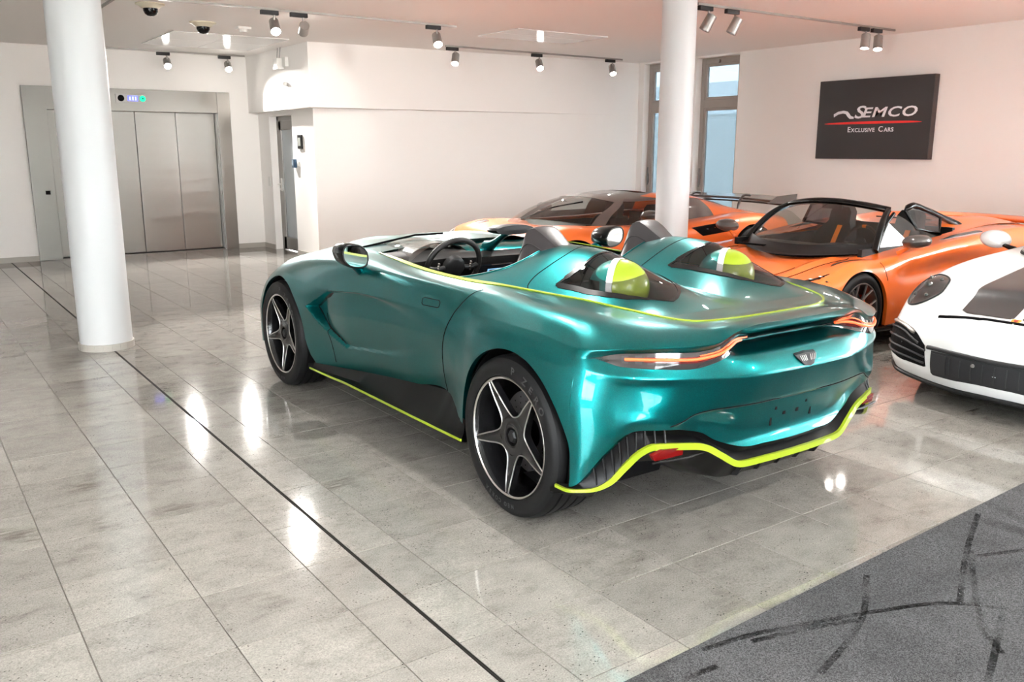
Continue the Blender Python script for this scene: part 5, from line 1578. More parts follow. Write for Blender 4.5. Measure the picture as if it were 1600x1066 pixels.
# windscreen: glass, black pillars and header, wipers
ys = np.linspace(-1, 1, 33); ts = np.linspace(0, 1, 17)
WSG = np.array([[[(WS_B(.68 * q)[0]) * (1 - t) + (.50 - .12 * q * q) * t - .03 * math.sin(t * PI) * 0, .68 * q * (1 - t) + .53 * q * t, WS_B(.68 * q)[1] * (1 - t) + (1.128 - .062 * q * q) * t + .05 * math.sin(t * PI)] for t in ts] for q in ys])
MB().grid(WSG).build('windscreen', M['carglass'], car_m, smooth=60)
fr = MB()
for sgn in (0, -1):
    fr.tube(WSG[sgn], np.linspace(.034, .026, 17), 8)
fr.tube(WSG[:, -1] + np.array([-.03, 0, .0]), .030, 8)
fr.build('windscreen_frame', M['black'], car_m, smooth=60)
MB().grid(np.stack([WSG[:, -1] + np.array([-.16, 0, -.006]), WSG[:, -1] + np.array([-.05, 0, .012]), WSG[:, -1] + np.array([.03, 0, -.002])], 1)).build('roof_header', M['carbon'], car_m, smooth=60)
bm_ = WSG[:, 0].copy(); b1_ = WSG[:, 0].copy(); b1_[:, 0] += .07; b1_[:, 2] -= .008; b0_ = WSG[:, 2].copy(); b0_[:, 2] += .003
MB().grid(np.stack([b0_, bm_ + np.array([0, 0, .004]), b1_], 1)).build('cowl_strip', M['satin'], car_m, smooth=60)
MB().tube([(1.12, -.52, .742), (1.02, -.1, .735), (.98, .25, .742)], .009, 6).build('wiper', M['matte'], car_m)
# dashboard, seats, steering wheel, sun visor pieces
dg = np.array([[[1.02 - .30 * (y / .62)**2, y, .715], [.80, y, .765 + .03 * math.exp(-((y - .35) / .16)**2)], [.62, y, .75 + .03 * math.exp(-((y - .35) / .16)**2)], [.58, y, .60]] for y in np.linspace(-.62, .62, 31)])
MB().grid(dg).build('dashboard', M['grey'], car_m, smooth=45)
seat_pair(car_m, -.05, .36, (.36, -.36), M['leather_dark'], M['belt'], .80)
small_wheel_disc(car_m, .50, .36, .775, .155, mark=M['belt'])
MB().box((-.05, 0, .52), (1.0, .22, .26)).build('centre_console', M['leather_dark'], car_m)
MB().box((.42, 0, 1.085), (.03, .20, .055)).build('rear_view_mirror', M['satin'], car_m)
# left and right door glass
for s in (1, -1):
    g0 = [(.72, .66, .752), (.52, .62, .98), (.40, .60, 1.045), (.22, .60, .99), (.02, .62, .89), (-.30, .66, .80), (.2, .68, .765)]
    pts = [(x, s * y, z) for x, y, z in g0]
    MB().add(pts, [tuple(range(len(pts)))]).build('door_glass', M['carglass'], car_m)
    MB().tube([pts[0], pts[1], pts[2]], .016, 8).build('door_glass_edge', M['black'], car_m, smooth=60)
    # flying buttress: black top rail, smoked glass below, orange foot
    top = spline([(.06, s * .50, 1.060), (-.02, s * .50, 1.088), (-.25, s * .515, 1.045), (-.55, s * .54, .955), (-.86, s * .57, .865)], 24)
    MB().tube(top, np.concatenate([[.012], np.full(20, .030), [.024, .018, .010]]), 8).build('buttress', M['black'], car_m, smooth=60)
    gl_ = [(.05, s * .50, 1.05), (-.05, s * .505, 1.07), (-.30, s * .52, 1.02), (-.42, s * .54, .965), (-.34, s * .60, .84), (.02, s * .60, .90)]
    MB().prism(gl_, (0, s * .012, 0)).build('buttress_glass', M['smoke'], car_m)
    MB().tube([(.05, s * .50, 1.05), (.02, s * .60, .89), (-.36, s * .60, .835), (-.47, s * .54, .96)], .016, 8).build('buttress_frame', M['black'], car_m, smooth=60)
    pod_mirror(car_m, (.70, s * 1.0, .852), (.11, .105, .058), M['carbon'], s, (.72, s * .86, .745), arm_mat=M['orange'])
    # headlamp socket and front details
    hl = [(1.93, s * .66, .56), (1.80, s * .72, .585), (1.66, s * .80, .595), (1.575, s * .83, .575), (1.585, s * .85, .52), (1.70, s * .82, .505), (1.86, s * .74, .52)]
    h_ = patch(m_bvh, spline(hl + hl[:1], 40)[:-1], .004, MC, 8, 48).build('headlight', M['black'], car_m, smooth=50)
    for q in ((1.74, .775, .57), (1.66, .81, .56), (1.82, .73, .565)):
        w_ = wrap(m_bvh, [(q[0], s * q[1], q[2])], .008, MC)[0]; MB().lathe([(0, .008), (.014, .004), (.018, 0)], 14, 'z', c=tuple(w_)).build('led_lens', M['silver'], h_, smooth=50)
    patch(m_bvh, [(1.43, s * .72, .68), (1.36, s * .69, .69), (1.20, s * .73, .70), (1.10, s * .79, .69), (1.18, s * .81, .69)], .0035, MC, 6, 32).build('wing_vent', M['satin'], car_m)
    patch(m_bvh, [(1.80, s * .91, .50), (1.70, s * .93, .52), (1.665, s * .95, .48), (1.66, s * .95, .40), (1.74, s * .94, .38)], .004, MC, 6, 32).build('canard', M['carbon'], car_m)
    line_on(m_bvh, [(2.05, s * .50, .52), (1.75, s * .53, .58), (1.44, s * .56, .64), (1.16, s * .60, .69), (1.07, s * .62, .70), (1.0, s * .59, .70)], .008, MC).build('bonnet_gap', M['matte'], car_m)
    line_on(m_bvh, [(1.95, s * .33, .53), (1.7, s * .36, .58), (1.45, s * .40, .625)], .006, MC).build('bonnet_crease', M['matte'], car_m)
    line_on(m_bvh, [(1.02, s * .90, .70), (1.0, s * .95, .62), (.985, s * .96, .55)], .006, MC).build('door_gap', M['matte'], car_m)
    patch(m_bvh, [(-.02, s * .80, .84), (-.25, s * .84, .86), (-.62, s * .88, .88), (-.66, s * .80, .90), (-.30, s * .76, .875)], .004, MC, 6, 32).build('shoulder_intake', M['black'], car_m)
    bevel(MB().box((.2, s * .93, .155), (1.9, .07, .05)).build('sill', M['black'], car_m), .015)
# active rear wing
wg = np.array([[(-2.05 - .20 * q + .05 * abs(t)**2, t * .82, .878 + .030 * q - .03 * abs(t)**3 + .012 * math.sin(q * PI)) for q in np.linspace(0, 1, 8)] for t in np.linspace(-1, 1, 31)])
solid(MB().grid(wg).build('rear_wing', M['orange'], car_m, smooth=60), .025)
for s in (1, -1): MB().prism([(-2.0, s * .35, .83), (-2.18, s * .35, .83), (-2.2, s * .35, .895), (-2.08, s * .35, .88)], (0, .02, 0)).build('wing_strut', M['satin'], car_m)
gb = MB()
for k in range(5): gb.box((-.70 - .13 * k, 0, .925 - .012 * k), (.03, .50, .012))
gb.build('engine_louvres', M['satin'], car_m)
w1 = slim_wheel('wheel', .318, .240, .225, 7, M['rimgrey'], M['cal_orange'], True, R(175))
place_wheel(w1, car_m, 1.320, .955 - .1125 - .004, .318, True); place_wheel(w1, car_m, 1.320, -.838, .318, False)
w2 = slim_wheel('wheel', .335, .252, .30, 7, M['rimgrey'], M['cal_orange'], True, R(175))
place_wheel(w2, car_m, -1.335, .81, .335, True); place_wheel(w2, car_m, -1.335, -.81, .335, False)

# ------------------------------------------------------------------ orange coupe with dark roof, half behind the right column (faces -x)
car_k = empty('coupe_supercar', (6.93, 7.75, 0), PI)
tag(car_k, 'orange coupe supercar with brown carbon roof and rear wing, behind the column', 'car', 'orange supercars')
KOE = [
 [[2.10,0,.14],[2.18,0,.26],[2.20,0,.38],[2.19,0,.48],[2.15,0,.55],[2.08,0,.605],[2.0,0,.64]],
 [[2.06,.38,.14],[2.13,.39,.26],[2.15,.39,.38],[2.13,.39,.48],[2.09,.38,.56],[2.02,.36,.62],[1.94,.32,.66]],
 [[1.90,.76,.15],[1.95,.79,.26],[1.95,.80,.38],[1.93,.79,.48],[1.89,.76,.57],[1.84,.68,.645],[1.80,.54,.69]],
 side(1.68,[(.93,.15),(.945,.27),(.95,.40),(.945,.52),(.91,.63),(.80,.72),(.58,.755)]),
 side(1.33,[(.97,.20),(.98,.32),(.985,.46),(.975,.60),(.93,.72),(.80,.80),(.58,.815)]),
 side(.9,[(.96,.17),(.975,.30),(.975,.46),(.965,.60),(.93,.70),(.83,.775),(.66,.80)]),
 side(.3,[(.96,.17),(.975,.30),(.955,.46),(.95,.60),(.925,.70),(.83,.765),(.70,.79)]),
 side(-.3,[(.965,.17),(.98,.30),(.95,.46),(.955,.60),(.94,.71),(.85,.78),(.70,.80)]),
 side(-.9,[(.98,.18),(.995,.32),(.985,.48),(.985,.63),(.96,.74),(.87,.815),(.66,.835)]),
 side(-1.33,[(.995,.20),(1.01,.33),(1.01,.50),(1.0,.66),(.96,.77),(.85,.84),(.60,.855)]),
 side(-1.85,[(.98,.22),(.99,.35),(.99,.50),(.975,.65),(.93,.76),(.82,.82),(.56,.83)]),
 [[-2.16,.80,.26],[-2.20,.83,.38],[-2.21,.83,.52],[-2.19,.82,.65],[-2.16,.79,.74],[-2.12,.70,.79],[-2.06,.52,.80]],
 [[-2.28,.42,.28],[-2.32,.43,.38],[-2.33,.43,.52],[-2.31,.42,.65],[-2.28,.41,.74],[-2.24,.38,.785],[-2.16,.32,.80]],
 [[-2.30,0,.28],[-2.34,0,.38],[-2.35,0,.52],[-2.33,0,.65],[-2.30,0,.74],[-2.26,0,.79],[-2.18,0,.80]],
]
KFA, KRA = (1.33, .335, .365), (-1.33, .35, .385)
k_crown = lambda x, y, S, yb: .018 * (1 - S**2) * sstep(.2, 1.2, x) * 0 - .03 * (1 - S**2) * sstep(1.9, 1.3, x) * sstep(.6, 1.1, x) + .03 * (1 - S**2) * sstep(-.8, -1.4, x)
k_hole = lambda x, y: (x < .95) & (x > -.9) & (abs(y) < .58)
k_us, KG, KD, k_body, k_deck, k_bvh = car_shell(car_k, 'body_shell', Net(KOE), [KFA, KRA], M['orange2'], k_crown, k_hole, .025, 44)
wells(car_k, [KFA, KRA], .95)
MB().box((0, 0, .15), (4.0, 1.6, .04)).build('underbody', M['matte'], car_k)
MB().box((0.0, 0, .36), (1.8, 1.4, .36)).build('floor_pan', M['matte'], car_k)
# cabin: ring of stations from the screen base round the side to the tail, levels belt > glass top > roof edge > roof middle
CAB = [
 [[1.38,0,.80],[1.06,0,.935],[.72,0,1.045],[.42,0,1.088],[.0,0,1.122]],
 [[1.30,.30,.80],[1.02,.285,.93],[.68,.26,1.035],[.40,.22,1.085],[.0,.16,1.120]],
 [[1.06,.56,.80],[.87,.51,.91],[.60,.45,1.005],[.36,.36,1.070],[-.03,.24,1.115]],
 [[.72,.69,.79],[.60,.645,.88],[.42,.58,.965],[.24,.47,1.045],[-.06,.30,1.108]],
 [[.25,.725,.79],[.20,.69,.875],[.12,.635,.965],[.04,.53,1.045],[-.10,.34,1.105]],
 [[-.30,.725,.80],[-.30,.69,.88],[-.30,.64,.965],[-.30,.53,1.055],[-.32,.34,1.105]],
 [[-.85,.70,.83],[-.84,.655,.90],[-.82,.60,.965],[-.80,.50,1.035],[-.76,.32,1.075]],
 [[-1.40,.64,.85],[-1.38,.58,.88],[-1.34,.52,.915],[-1.28,.42,.955],[-1.20,.27,.985]],
 [[-1.85,.48,.835],[-1.82,.42,.845],[-1.78,.36,.86],[-1.72,.28,.875],[-1.62,.18,.89]],
 [[-1.98,0,.83],[-1.95,0,.84],[-1.90,0,.855],[-1.84,0,.87],[-1.74,0,.89]],
]
kc = Net(CAB)
def cab(u0, u1, v0, v1, name, mat, off=0.0, n=40, m=18):
    u = np.linspace(kc.ku[0] + (kc.ku[-1] - kc.ku[0]) * 0 + np.interp(u0, range(len(kc.ku)), kc.ku), np.interp(u1, range(len(kc.ku)), kc.ku), n)
    v = np.linspace(np.interp(v0, range(5), kc.kv), np.interp(v1, range(5), kc.kv), m)
    G = kc.at(u, np.tile(v, (n, 1)))
    d = G - np.array([-.3, 0, .55]); d /= np.linalg.norm(d, axis=2, keepdims=True)
    G = G + d * off
    if u0 > 0 and u1 < 9:
        MB().grid(mirror_y(G), flip=True).build(name, mat, car_k, smooth=50)
        return MB().grid(G).build(name, mat, car_k, smooth=50)
    mb = MB().grid(G); mb.grid(mirror_y(G), flip=True)
    return mb.build(name, mat, car_k, smooth=50, weld=True)
cab(0, 2.55, 0.05, 2.55, 'windscreen', M['carglass'])
cab(2.55, 3.0, 0, 3.0, 'screen_pillar', M['carbon_brown'], .004)
cab(0, 2.6, 2.5, 4, 'roof', M['carbon_brown'], .003)
cab(2.6, 9, 3.0, 4, 'roof_rear', M['carbon_brown'], .003)
cab(3.0, 4.75, 0.9, 2.75, 'side_window', M['carglass'])
cab(3.0, 4.75, 0, .9, 'side_window_lower', M['darkglass'], .0)
cab(4.75, 6.2, 0, 2.9, 'rear_quarter', M['carbon_brown'], .003)
cab(6.2, 9, 0, 3.0, 'tail_cover', M['orange2'], .0)
cab(2.95, 5.0, 2.72, 3.05, 'window_rail', M['carbon'], .006)
# orange roof blade along the roof edge and the side intake behind the door
for s in (1, -1):
    bl = []
    for i, t in enumerate(np.linspace(3.9, 7.6, 40)):
        u = np.interp(t, range(len(kc.ku)), kc.ku)
        wv = min(1, (t - 3.9) / .9) * (1 if t < 6 else max(.25, 1 - (t - 6) / 2.4))
        vs_ = np.interp(np.linspace(3.35 - .5 * wv, 3.35 + .45 * wv, 8), range(5), kc.kv)
        bl.append(kc.at(np.full(8, u), vs_))
    Bq = np.array(bl); d = Bq - np.array([-.3, 0, .55]); d /= np.linalg.norm(d, axis=2, keepdims=True); Bq = Bq + d * .012; Bq[..., 1] *= s
    MB().grid(Bq).build('roof_blade', M['orange2'], car_k, smooth=60)
    patch(k_bvh, [(-.35, s * .93, .74), (-.6, s * .93, .76), (-1.05, s * .93, .78), (-1.0, s * .98, .68), (-.5, s * .96, .64)], .004, (0, 0, .3), 6, 32).build('side_intake', M['matte'], car_k)
    pod_mirror(car_k, (.30, s * .92, .90), (.10, .085, .055), M['carbon'], s, (.42, s * .80, .79))
    h_ = patch(k_bvh, spline([(1.98, s * .50, .62), (1.86, s * .60, .67), (1.72, s * .70, .71), (1.66, s * .78, .68), (1.76, s * .76, .62), (1.90, s * .62, .58), (1.98, s * .50, .62)], 40)[:-1], .004, (0, 0, .3), 8, 48).build('headlight', M['lampcan'], car_k, smooth=50)
    patch(k_bvh, spline([(1.93, s * .53, .63), (1.84, s * .62, .67), (1.74, s * .70, .69), (1.80, s * .70, .64), (1.93, s * .53, .63)], 30)[:-1], .008, (0, 0, .3), 5, 32).build('lamp_lens', M['smokelens'], h_)
    patch(k_bvh, [(1.55, s * .50, .78), (1.40, s * .50, .80), (1.38, s * .64, .80), (1.50, s * .64, .78)], .003, (0, 0, .3), 5, 28).build('bonnet_vent', M['carbon'], car_k)
t_ = MB(); t_.box((.0, .61, .58), (1.6, .03, .36)); t_.box((.0, -.61, .58), (1.6, .03, .36)); t_.box((-.84, 0, .62), (.03, 1.2, .40)); t_.build('cabin_tub', M['leather_dark'], car_k)
seat_pair(car_k, -.10, .34, (.34, -.34), M['leather_dark'], None, .74)
small_wheel_disc(car_k, .52, .36, .74, .155)
dg = np.array([[[1.15 - .35 * (y / .62)**2, y, .78], [.85, y, .80], [.62, y, .78], [.58, y, .6]] for y in np.linspace(-.6, .6, 21)])
MB().grid(dg).build('dashboard', M['leather_dark'], car_k, smooth=45)
MB().tube([(1.25, -.1, .842), (.95, .1, .97), (.70, .30, 1.03)], .008, 6).build('wiper', M['matte'], car_k)
# rear wing on two swan-neck struts
wg = np.array([[(-1.82 - .30 * q + .02 * abs(t)**2, t * .92, 1.005 + .03 * q - .02 * abs(t)**2) for q in np.linspace(0, 1, 8)] for t in np.linspace(-1, 1, 31)])
solid(MB().grid(wg).build('rear_wing', M['carbon'], car_k, smooth=60), .022)
wg2 = wg.copy(); wg2[..., 0] = wg[..., 0] * .55 - 1.02; wg2[..., 2] -= .055; wg2[..., 1] *= .93
solid(MB().grid(wg2).build('lower_wing', M['carbon'], car_k, smooth=60), .015)
for s in (1, -1):
    bevel(MB().prism([(-1.62, s * .92, .96), (-2.16, s * .92, .95), (-2.18, s * .92, 1.06), (-1.80, s * .92, 1.04)], (0, s * .012, 0)).build('wing_end_plate', M['carbon'], car_k), .003)
    MB().tube(spline([(-1.70, s * .42, .86), (-1.72, s * .42, .95), (-1.80, s * .42, 1.03), (-1.92, s * .42, 1.03)], 12), .016, 8).build('wing_strut', M['carbon'], car_k, smooth=60)
w3 = slim_wheel('wheel', .335, .245, .255, 8, M['rim'], M['cal_black'], True)
place_wheel(w3, car_k, 1.33, .85, .335, True); place_wheel(w3, car_k, 1.33, -.85, .335, False)
w4 = slim_wheel('wheel', .35, .262, .33, 8, M['rim'], M['cal_black'], True)
place_wheel(w4, car_k, -1.33, .84, .35, True); place_wheel(w4, car_k, -1.33, -.84, .35, False)
# ------------------------------------------------------------------ white rear-engined coupe, nose into the picture from the right (faces -x)
car_p = empty('white_coupe', (7.5, 2.42, 0), PI)
tag(car_p, 'white sports coupe with black bonnet stripes and round headlights, cut off at right', 'car')
POR = [
 [[2.25,0,.13],[2.30,0,.21],[2.315,0,.32],[2.295,0,.43],[2.26,0,.50],[2.215,0,.545],[2.17,0,.575]],
 [[2.235,.26,.13],[2.285,.265,.21],[2.30,.265,.32],[2.28,.265,.43],[2.245,.255,.50],[2.20,.24,.548],[2.155,.19,.580]],
 [[2.18,.50,.135],[2.23,.51,.22],[2.245,.51,.33],[2.225,.505,.435],[2.185,.48,.510],[2.13,.44,.565],[2.085,.32,.605]],
 [[2.06,.755,.15],[2.105,.775,.25],[2.11,.78,.36],[2.085,.765,.46],[2.03,.725,.555],[1.97,.63,.64],[1.93,.41,.672]],
 side(1.87,[(.880,.17),(.90,.27),(.902,.38),(.875,.50),(.805,.635),(.66,.735),(.42,.715)]),
 side(1.60,[(.925,.20),(.935,.32),(.935,.45),(.910,.575),(.835,.705),(.69,.790),(.44,.755)]),
 side(1.225,[(.93,.20),(.943,.33),(.943,.48),(.925,.62),(.86,.755),(.72,.828),(.47,.800)]),
 side(.75,[(.915,.18),(.93,.31),(.928,.47),(.915,.64),(.87,.775),(.76,.85),(.58,.845)]),
 side(.2,[(.91,.18),(.925,.31),(.922,.47),(.915,.65),(.88,.79),(.81,.87),(.66,.885)]),
 side(-.5,[(.925,.18),(.94,.31),(.938,.48),(.935,.66),(.90,.80),(.82,.88),(.66,.90)]),
 side(-1.225,[(.95,.20),(.965,.33),(.965,.50),(.955,.68),(.91,.81),(.80,.88),(.58,.90)]),
 side(-1.75,[(.93,.22),(.945,.35),(.945,.50),(.93,.66),(.88,.78),(.77,.84),(.54,.86)]),
 [[-2.05,.74,.26],[-2.10,.77,.38],[-2.10,.77,.52],[-2.08,.76,.65],[-2.03,.72,.75],[-1.97,.62,.80],[-1.90,.46,.83]],
 [[-2.18,.38,.28],[-2.23,.39,.38],[-2.23,.39,.52],[-2.21,.39,.65],[-2.15,.37,.75],[-2.08,.34,.80],[-2.0,.28,.83]],
 [[-2.20,0,.28],[-2.25,0,.38],[-2.25,0,.52],[-2.23,0,.65],[-2.17,0,.75],[-2.10,0,.80],[-2.02,0,.83]],
]
PFA, PRA = (1.225, .335, .365), (-1.225, .345, .38)
p_crown = lambda x, y, S, yb: .022 * (1 - S**2) * sstep(2.2, 1.7, x)
p_hole = lambda x, y: (x < .80) & (x > -1.0) & (abs(y) < .56)
p_us, PG, PD, p_body, p_deck, p_bvh = car_shell(car_p, 'body_shell', Net(POR), [PFA, PRA], M['white'], p_crown, p_hole, .018, 60)
wells(car_p, [PFA, PRA], .92)
PC = (0.3, 0, .35)
MB().box((0, 0, .15), (4.1, 1.5, .04)).build('underbody', M['matte'], car_p)
MB().box((0.0, 0, .36), (1.6, 1.4, .36)).build('floor_pan', M['matte'], car_p)
# cabin
CABP = [
 [[1.02,0,.845],[.72,0,1.02],[.42,0,1.17],[.15,0,1.25],[-.25,0,1.295]],
 [[.98,.34,.845],[.70,.33,1.01],[.41,.31,1.155],[.14,.28,1.235],[-.25,.22,1.285]],
 [[.84,.60,.85],[.62,.56,.99],[.38,.51,1.12],[.14,.44,1.21],[-.25,.33,1.27]],
 [[.60,.70,.865],[.47,.66,.98],[.30,.60,1.09],[.10,.52,1.185],[-.25,.38,1.258]],
 [[.10,.735,.885],[.05,.70,.98],[0,.645,1.085],[-.06,.56,1.18],[-.28,.40,1.255]],
 [[-.50,.73,.90],[-.48,.69,.99],[-.46,.63,1.085],[-.44,.55,1.17],[-.42,.38,1.235]],
 [[-1.05,.68,.90],[-1.0,.61,.965],[-.95,.54,1.03],[-.88,.45,1.09],[-.78,.30,1.14]],
 [[-1.55,.50,.885],[-1.48,.43,.92],[-1.40,.36,.955],[-1.32,.29,.99],[-1.22,.19,1.02]],
 [[-1.72,0,.88],[-1.65,0,.915],[-1.57,0,.95],[-1.48,0,.985],[-1.36,0,1.02]],
]
pc = Net(CABP)
def cabp(u0, u1, v0, v1, name, mat, off=0.0, n=36, m=16):
    u = np.linspace(np.interp(u0, range(len(pc.ku)), pc.ku), np.interp(u1, range(len(pc.ku)), pc.ku), n)
    v = np.linspace(np.interp(v0, range(5), pc.kv), np.interp(v1, range(5), pc.kv), m)
    G = pc.at(u, np.tile(v, (n, 1)))
    d = G - np.array([-.3, 0, .6]); d /= np.linalg.norm(d, axis=2, keepdims=True); G = G + d * off
    if u0 > 0 and u1 < 8:
        MB().grid(mirror_y(G), flip=True).build(name, mat, car_p, smooth=50)
        return MB().grid(G).build(name, mat, car_p, smooth=50)
    mb = MB().grid(G); mb.grid(mirror_y(G), flip=True)
    return mb.build(name, mat, car_p, smooth=50, weld=True)
cabp(0, 2.5, .08, 2.6, 'windscreen', M['carglass'])
cabp(0, 2.6, -.0, .10, 'windscreen_seal', M['satin'], .005, m=4)
cabp(2.5, 2.95, 0, 2.7, 'screen_pillar', M['white'], .005)
cabp(0, 8, 2.6, 4, 'roof', M['white'], .004, 80)
cabp(2.95, 5.3, .15, 2.6, 'side_window', M['darkglass'])
cabp(5.3, 8, 0, 2.6, 'tail_glass', M['darkglass'])
cabp(2.95, 5.3, 0, .18, 'window_seal', M['black'], .004, m=4)
seat_pair(car_p, -.25, .42, (.34, -.34), M['leather_dark'], None, .9)
small_wheel_disc(car_p, .32, .36, .82, .165)
dg = np.array([[[.85 - .2 * (y / .62)**2, y, .845], [.62, y, .875], [.45, y, .85], [.42, y, .65]] for y in np.linspace(-.62, .62, 21)])
MB().grid(dg).build('dashboard', M['leather_dark'], car_p, smooth=45)
for s in (-1, 1):
    # round headlight under a clear bubble
    c_ = np.array([1.885, s * .672, .675]); ea = np.array([-.095, s * -.035, .125]); eb = np.array([-.035, -s * -.103, -.005])
    ol = [c_ + ea * math.cos(t) + eb * math.sin(t) for t in np.linspace(0, 2 * PI, 48, endpoint=False)]
    hl = patch(p_bvh, ol, .004, PC, 10, 64, bulge=.006).build('headlight', M['smokelens'], car_p, smooth=60)
    E_ = wrap(p_bvh, ol, .004, PC); MB().tube(E_, .006, 8, closed=True).build('headlight_rim', M['satin'], hl, smooth=60)
    for fx, fy in ((-.45, .35), (-.45, -.35), (.45, .35), (.45, -.35)):
        q = wrap(p_bvh, [c_ + ea * fx + eb * fy], .010, PC)[0]
        MB().lathe([(0, .006), (.008, .005), (.012, .002), (.014, -.003)], 16, 'x', c=tuple(q)).build('lamp_module', M['rimgrey'], hl, smooth=40)
    q = wrap(p_bvh, [c_], .009, PC)[0]; MB().lathe([(0, .010), (.016, .008), (.026, .002), (.028, -.004)], 24, 'x', c=tuple(q)).build('main_lens', M['rimgrey'], hl, smooth=40)
    # outer intake with slats and the lamp strip above it
    ol = [(2.03, s * .795, .478), (2.17, s * .60, .455), (2.19, s * .555, .435), (2.20, s * .455, .365), (2.20, s * .435, .255), (2.12, s * .62, .262), (2.04, s * .775, .285), (2.02, s * .81, .30)]
    it = patch(p_bvh, ol, .003, PC, 6, 60).build('outer_intake', M['matte'], car_p)
    for k in range(4):
        z0 = .415 - .042 * k; z1 = .385 - .036 * k
        P = wrap(p_bvh, spline([(2.05, s * .785, z0 + .01), (2.14, s * .64, z0), (2.22, s * .45 if k > 0 else s * .52, z1 - .005)], 16), .008, PC)
        MB().tube(P, .0075, 8).build('slat', M['grey'], it, smooth=60)
    P = wrap(p_bvh, spline([(2.04, s * .79, .462), (2.12, s * .67, .452), (2.18, s * .565, .425)], 16), .006, PC)
    MB().tube(P, [.013] * 15 + [.008], 10).build('lamp_strip', M['lampcan'], it, smooth=60)
    # bonnet stripe
    xs_ = np.linspace(2.115, 1.0, 40)
    yo = np.interp(xs_, [1.0, 2.0, 2.09, 2.115], [.40, .355, .345, .30]); yi = np.interp(xs_, [1.0, 2.115], [.028, .024])
    rows = []
    rx = PD[:, 30, 0]
    for f in np.linspace(0, 1, 14):
        ln = []
        for x, a_, b_2 in zip(xs_, yi, yo):
            i = int(np.clip(np.searchsorted(-rx, -x), 1, len(rx) - 1)); t = (rx[i - 1] - x) / (rx[i - 1] - rx[i] + 1e-9); row = PD[i - 1] * (1 - t) + PD[i] * t
            y = a_ + (b_2 - a_) * f; ln.append((x, s * y, float(np.interp(s * y, row[:, 1], row[:, 2])) + .003))
        rows.append(ln)
    MB().grid(np.array(rows)).build('bonnet_stripe', M['stripe_black'], car_p, smooth=60)
    pod_mirror(car_p, (.46, s * .985, .905), (.10, .105, .068), M['white'], s, (.52, s * .80, .845), arm_mat=M['black'])
# bonnet shut line, centre intake, sensor, crest
line_on(p_bvh, [(2.14, y, .552 + 0 * y) for y in (-.46, -.3, -.15, 0, .15, .3, .46)], .030, PC, 50, -.006).build('bonnet_gap', M['matte'], car_p)
ol = [(2.22, -.405, .352), (2.30, -.1, .352), (2.30, .1, .352), (2.22, .405, .352), (2.21, .40, .222), (2.29, .1, .212), (2.29, -.1, .212), (2.21, -.40, .222)]
ci = patch(p_bvh, ol, .003, PC, 8, 80).build('centre_intake', M['grille'], car_p)
P = wrap(p_bvh, spline([(2.20, -.43, .362), (2.28, -.2, .365), (2.31, 0, .365), (2.28, .2, .365), (2.20, .43, .362)], 40), .004, PC)
MB().tube(P, .014, 8).build('intake_bar', M['grey'], ci, smooth=60)
for k in range(9):
    y = -.28 + .07 * k
    P = wrap(p_bvh, [(2.3, y, .335), (2.3, y, .28), (2.3, y, .228)], .005, PC); MB().tube(P, .003, 6).build('vane', M['grey'], ci)
for s in (-1, 1): patch(p_bvh, [(2.22, s * .40, .340), (2.26, s * .30, .340), (2.26, s * .30, .225), (2.22, s * .395, .230)], .006, PC, 4, 24).build('blanking_plate', M['grey'], ci)
q = wrap(p_bvh, [(2.3, -.13, .322)], .006, PC)[0]; MB().lathe([(0, .008), (.010, .006), (.012, -.004)], 12, 'x', c=tuple(q)).build('sensor', M['lampcan'], ci)
sh = [(0, -.042), (.030, -.020), (.036, .018), (.020, .026), (0, .022), (-.020, .026), (-.036, .018), (-.030, -.020)]
ol = [(2.13 - (z * .75), y, .598 + z * .55) for y, z in sh]
cr = patch(p_bvh, ol, .0042, PC, 5, 40).build('crest', M['stripe_white'], car_p)
patch(p_bvh, [(2.13 - (z * .6), y * .78, .598 + z * .44) for y, z in sh], .0062, PC, 5, 40).build('crest_shield', M['gold'], cr)
patch(p_bvh, [(2.13 - (z * .3), y * .35, .598 + z * .22) for y, z in sh], .0075, PC, 4, 30).build('crest_centre', M['crest_red'], cr)
lp = wrap(p_bvh, spline([(1.98, -.85, .17), (2.10, -.75, .155), (2.2, -.5, .138), (2.25, -.25, .132), (2.27, 0, .13), (2.25, .25, .132), (2.2, .5, .138), (2.10, .75, .155), (1.98, .85, .17)], 60), .0, PC)
lp[:, 2] -= .012
MB().tube(lp, .016, 8).build('front_lip', M['satin'], car_p, smooth=60)
w5 = slim_wheel('wheel', .335, .262, .255, 5, M['rim'], M['cal_black'], True)
place_wheel(w5, car_p, 1.225, .80, .335, True); place_wheel(w5, car_p, 1.225, -.80, .335, False)
w6 = slim_wheel('wheel', .345, .272, .315, 5, M['rim'], M['cal_black'], True)
place_wheel(w6, car_p, -1.225, .79, .345, True); place_wheel(w6, car_p, -1.225, -.79, .345, False)
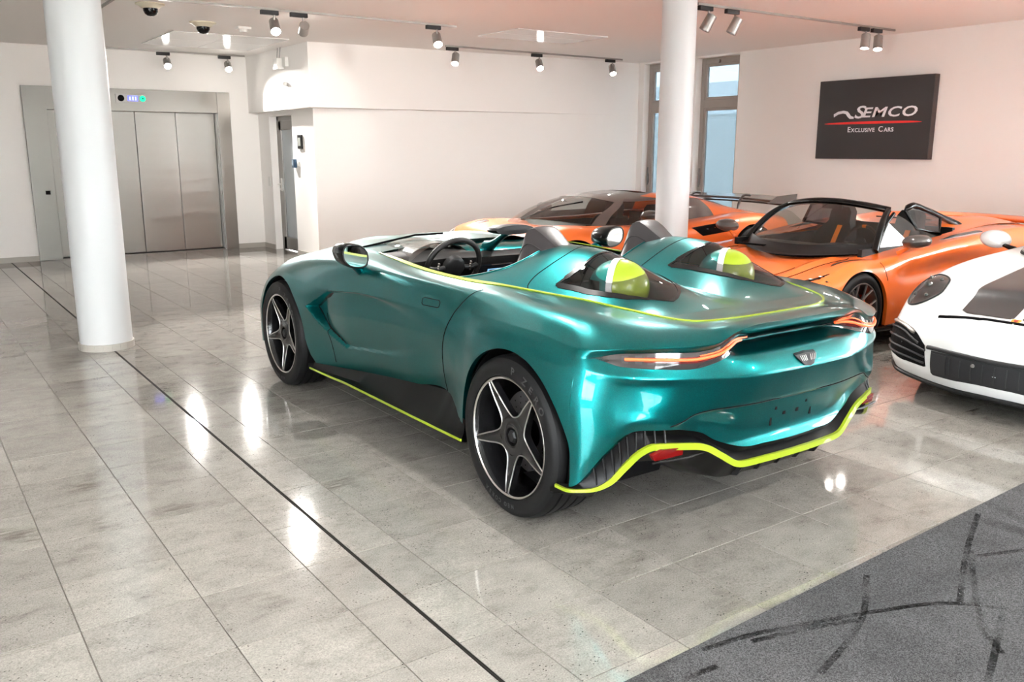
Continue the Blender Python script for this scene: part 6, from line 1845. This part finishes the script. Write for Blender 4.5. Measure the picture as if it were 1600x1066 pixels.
# ------------------------------------------------------------------ noses of the three cars that face away from or behind the others
mb_ = MB(); shell(mb_, GG); g_bvh = bvh_of([mb_])
def nose(car, bvh, grille, lamps, c, fmat, bars=0):
    gr = patch(bvh, grille, .003, c, 8, 72).build('grille', fmat, car)
    for k in range(bars):
        z = .25 + .035 * k
        P = wrap(bvh, spline([(2.2, -.40, z), (2.3, 0, z), (2.2, .40, z)], 24), .006, c); MB().tube(P, .004, 6).build('grille_bar', M['satin'], gr)
    for s in (1, -1):
        for n_, ol, mt in lamps:
            patch(bvh, spline([(x, s * y, z) for x, y, z in ol + ol[:1]], 40)[:-1], .004, c, 7, 48).build(n_, mt, car, smooth=50)
nose(car_g, g_bvh, [(2.2, .43, .41), (2.3, 0, .425), (2.2, -.43, .41), (2.15, -.52, .33), (2.15, -.42, .20), (2.3, 0, .19), (2.15, .42, .20), (2.15, .52, .33)],
     [('headlight', [(2.02, .60, .60), (1.90, .72, .66), (1.74, .78, .72), (1.80, .83, .66), (1.95, .76, .58)], M['smokelens']),
      ('corner_intake', [(2.06, .70, .38), (1.98, .80, .40), (1.95, .84, .28), (2.06, .72, .24)], M['matte'])], (0, 0, .3), M['grille'], 5)
nose(car_m, m_bvh, [(2.3, .40, .24), (2.4, 0, .25), (2.3, -.40, .24), (2.3, -.42, .16), (2.4, 0, .155), (2.3, .42, .16)],
     [('side_intake', [(2.24, .55, .33), (2.12, .76, .37), (2.10, .80, .24), (2.24, .60, .19)], M['matte'])], (0, 0, .3), M['grille'])
nose(car_k, k_bvh, [(2.1, .30, .34), (2.2, 0, .35), (2.1, -.30, .34), (2.1, -.34, .20), (2.2, 0, .19), (2.1, .34, .20)],
     [('side_intake', [(2.06, .48, .36), (1.95, .74, .40), (1.93, .78, .25), (2.05, .52, .22)], M['matte'])], (0, 0, .3), M['grille'])
# ------------------------------------------------------------------ helmets stowed under the hump windows
def helmet(x, y, z, label):
    r_ = empty('racing_helmet', (x, y, z)); r_.rotation_euler = (0, 0, R(118)); tag(r_, label, 'helmet', 'racing helmets under the humps')
    n, m = 40, 60
    th = np.linspace(.02, PI * .80, n); ph = np.linspace(0, 2 * PI, m + 1)
    G = np.array([[(.128 * math.sin(t) * math.cos(p) * (1.12 if math.cos(p) > 0 else 1.05), .112 * math.sin(t) * math.sin(p), .125 * math.cos(t)) for p in ph] for t in th])
    cen = (G[:-1, :-1] + G[1:, 1:]) / 2
    x_ = cen[..., 0]
    MB().grid(G, 0, x_ > .008).build('shell_front', M['helmet_teal'], r_, smooth=60)
    MB().grid(G, 0, (x_ <= .008)).build('shell_rear', M['lime'], r_, smooth=60)
    st = []
    for t in np.linspace(-R(125), R(125), 40):
        st.append((.012, .1145 * math.sin(t), .1275 * math.cos(t)))
    P = np.array(st); N = P / np.linalg.norm(P, axis=1, keepdims=True)
    ribbon(P, N, .030, .0015).build('white_stripe', M['stripe_white'], r_, smooth=60)
    vz = np.array([[(.133 * math.cos(p) * 1.08, .117 * math.sin(p), zz) for p in np.linspace(-1.15, 1.15, 24)] for zz in (-.035, 0, .035)])
    MB().grid(vz).build('visor', M['black'], r_, smooth=60)
    return r_
helmet(3.03 - HC - .03, 4.325 - 1.43, .985, 'green and lime helmet under the left hump window')
helmet(3.03 + HC - .03, 4.325 - 1.43, .985, 'green and lime helmet under the right hump window')
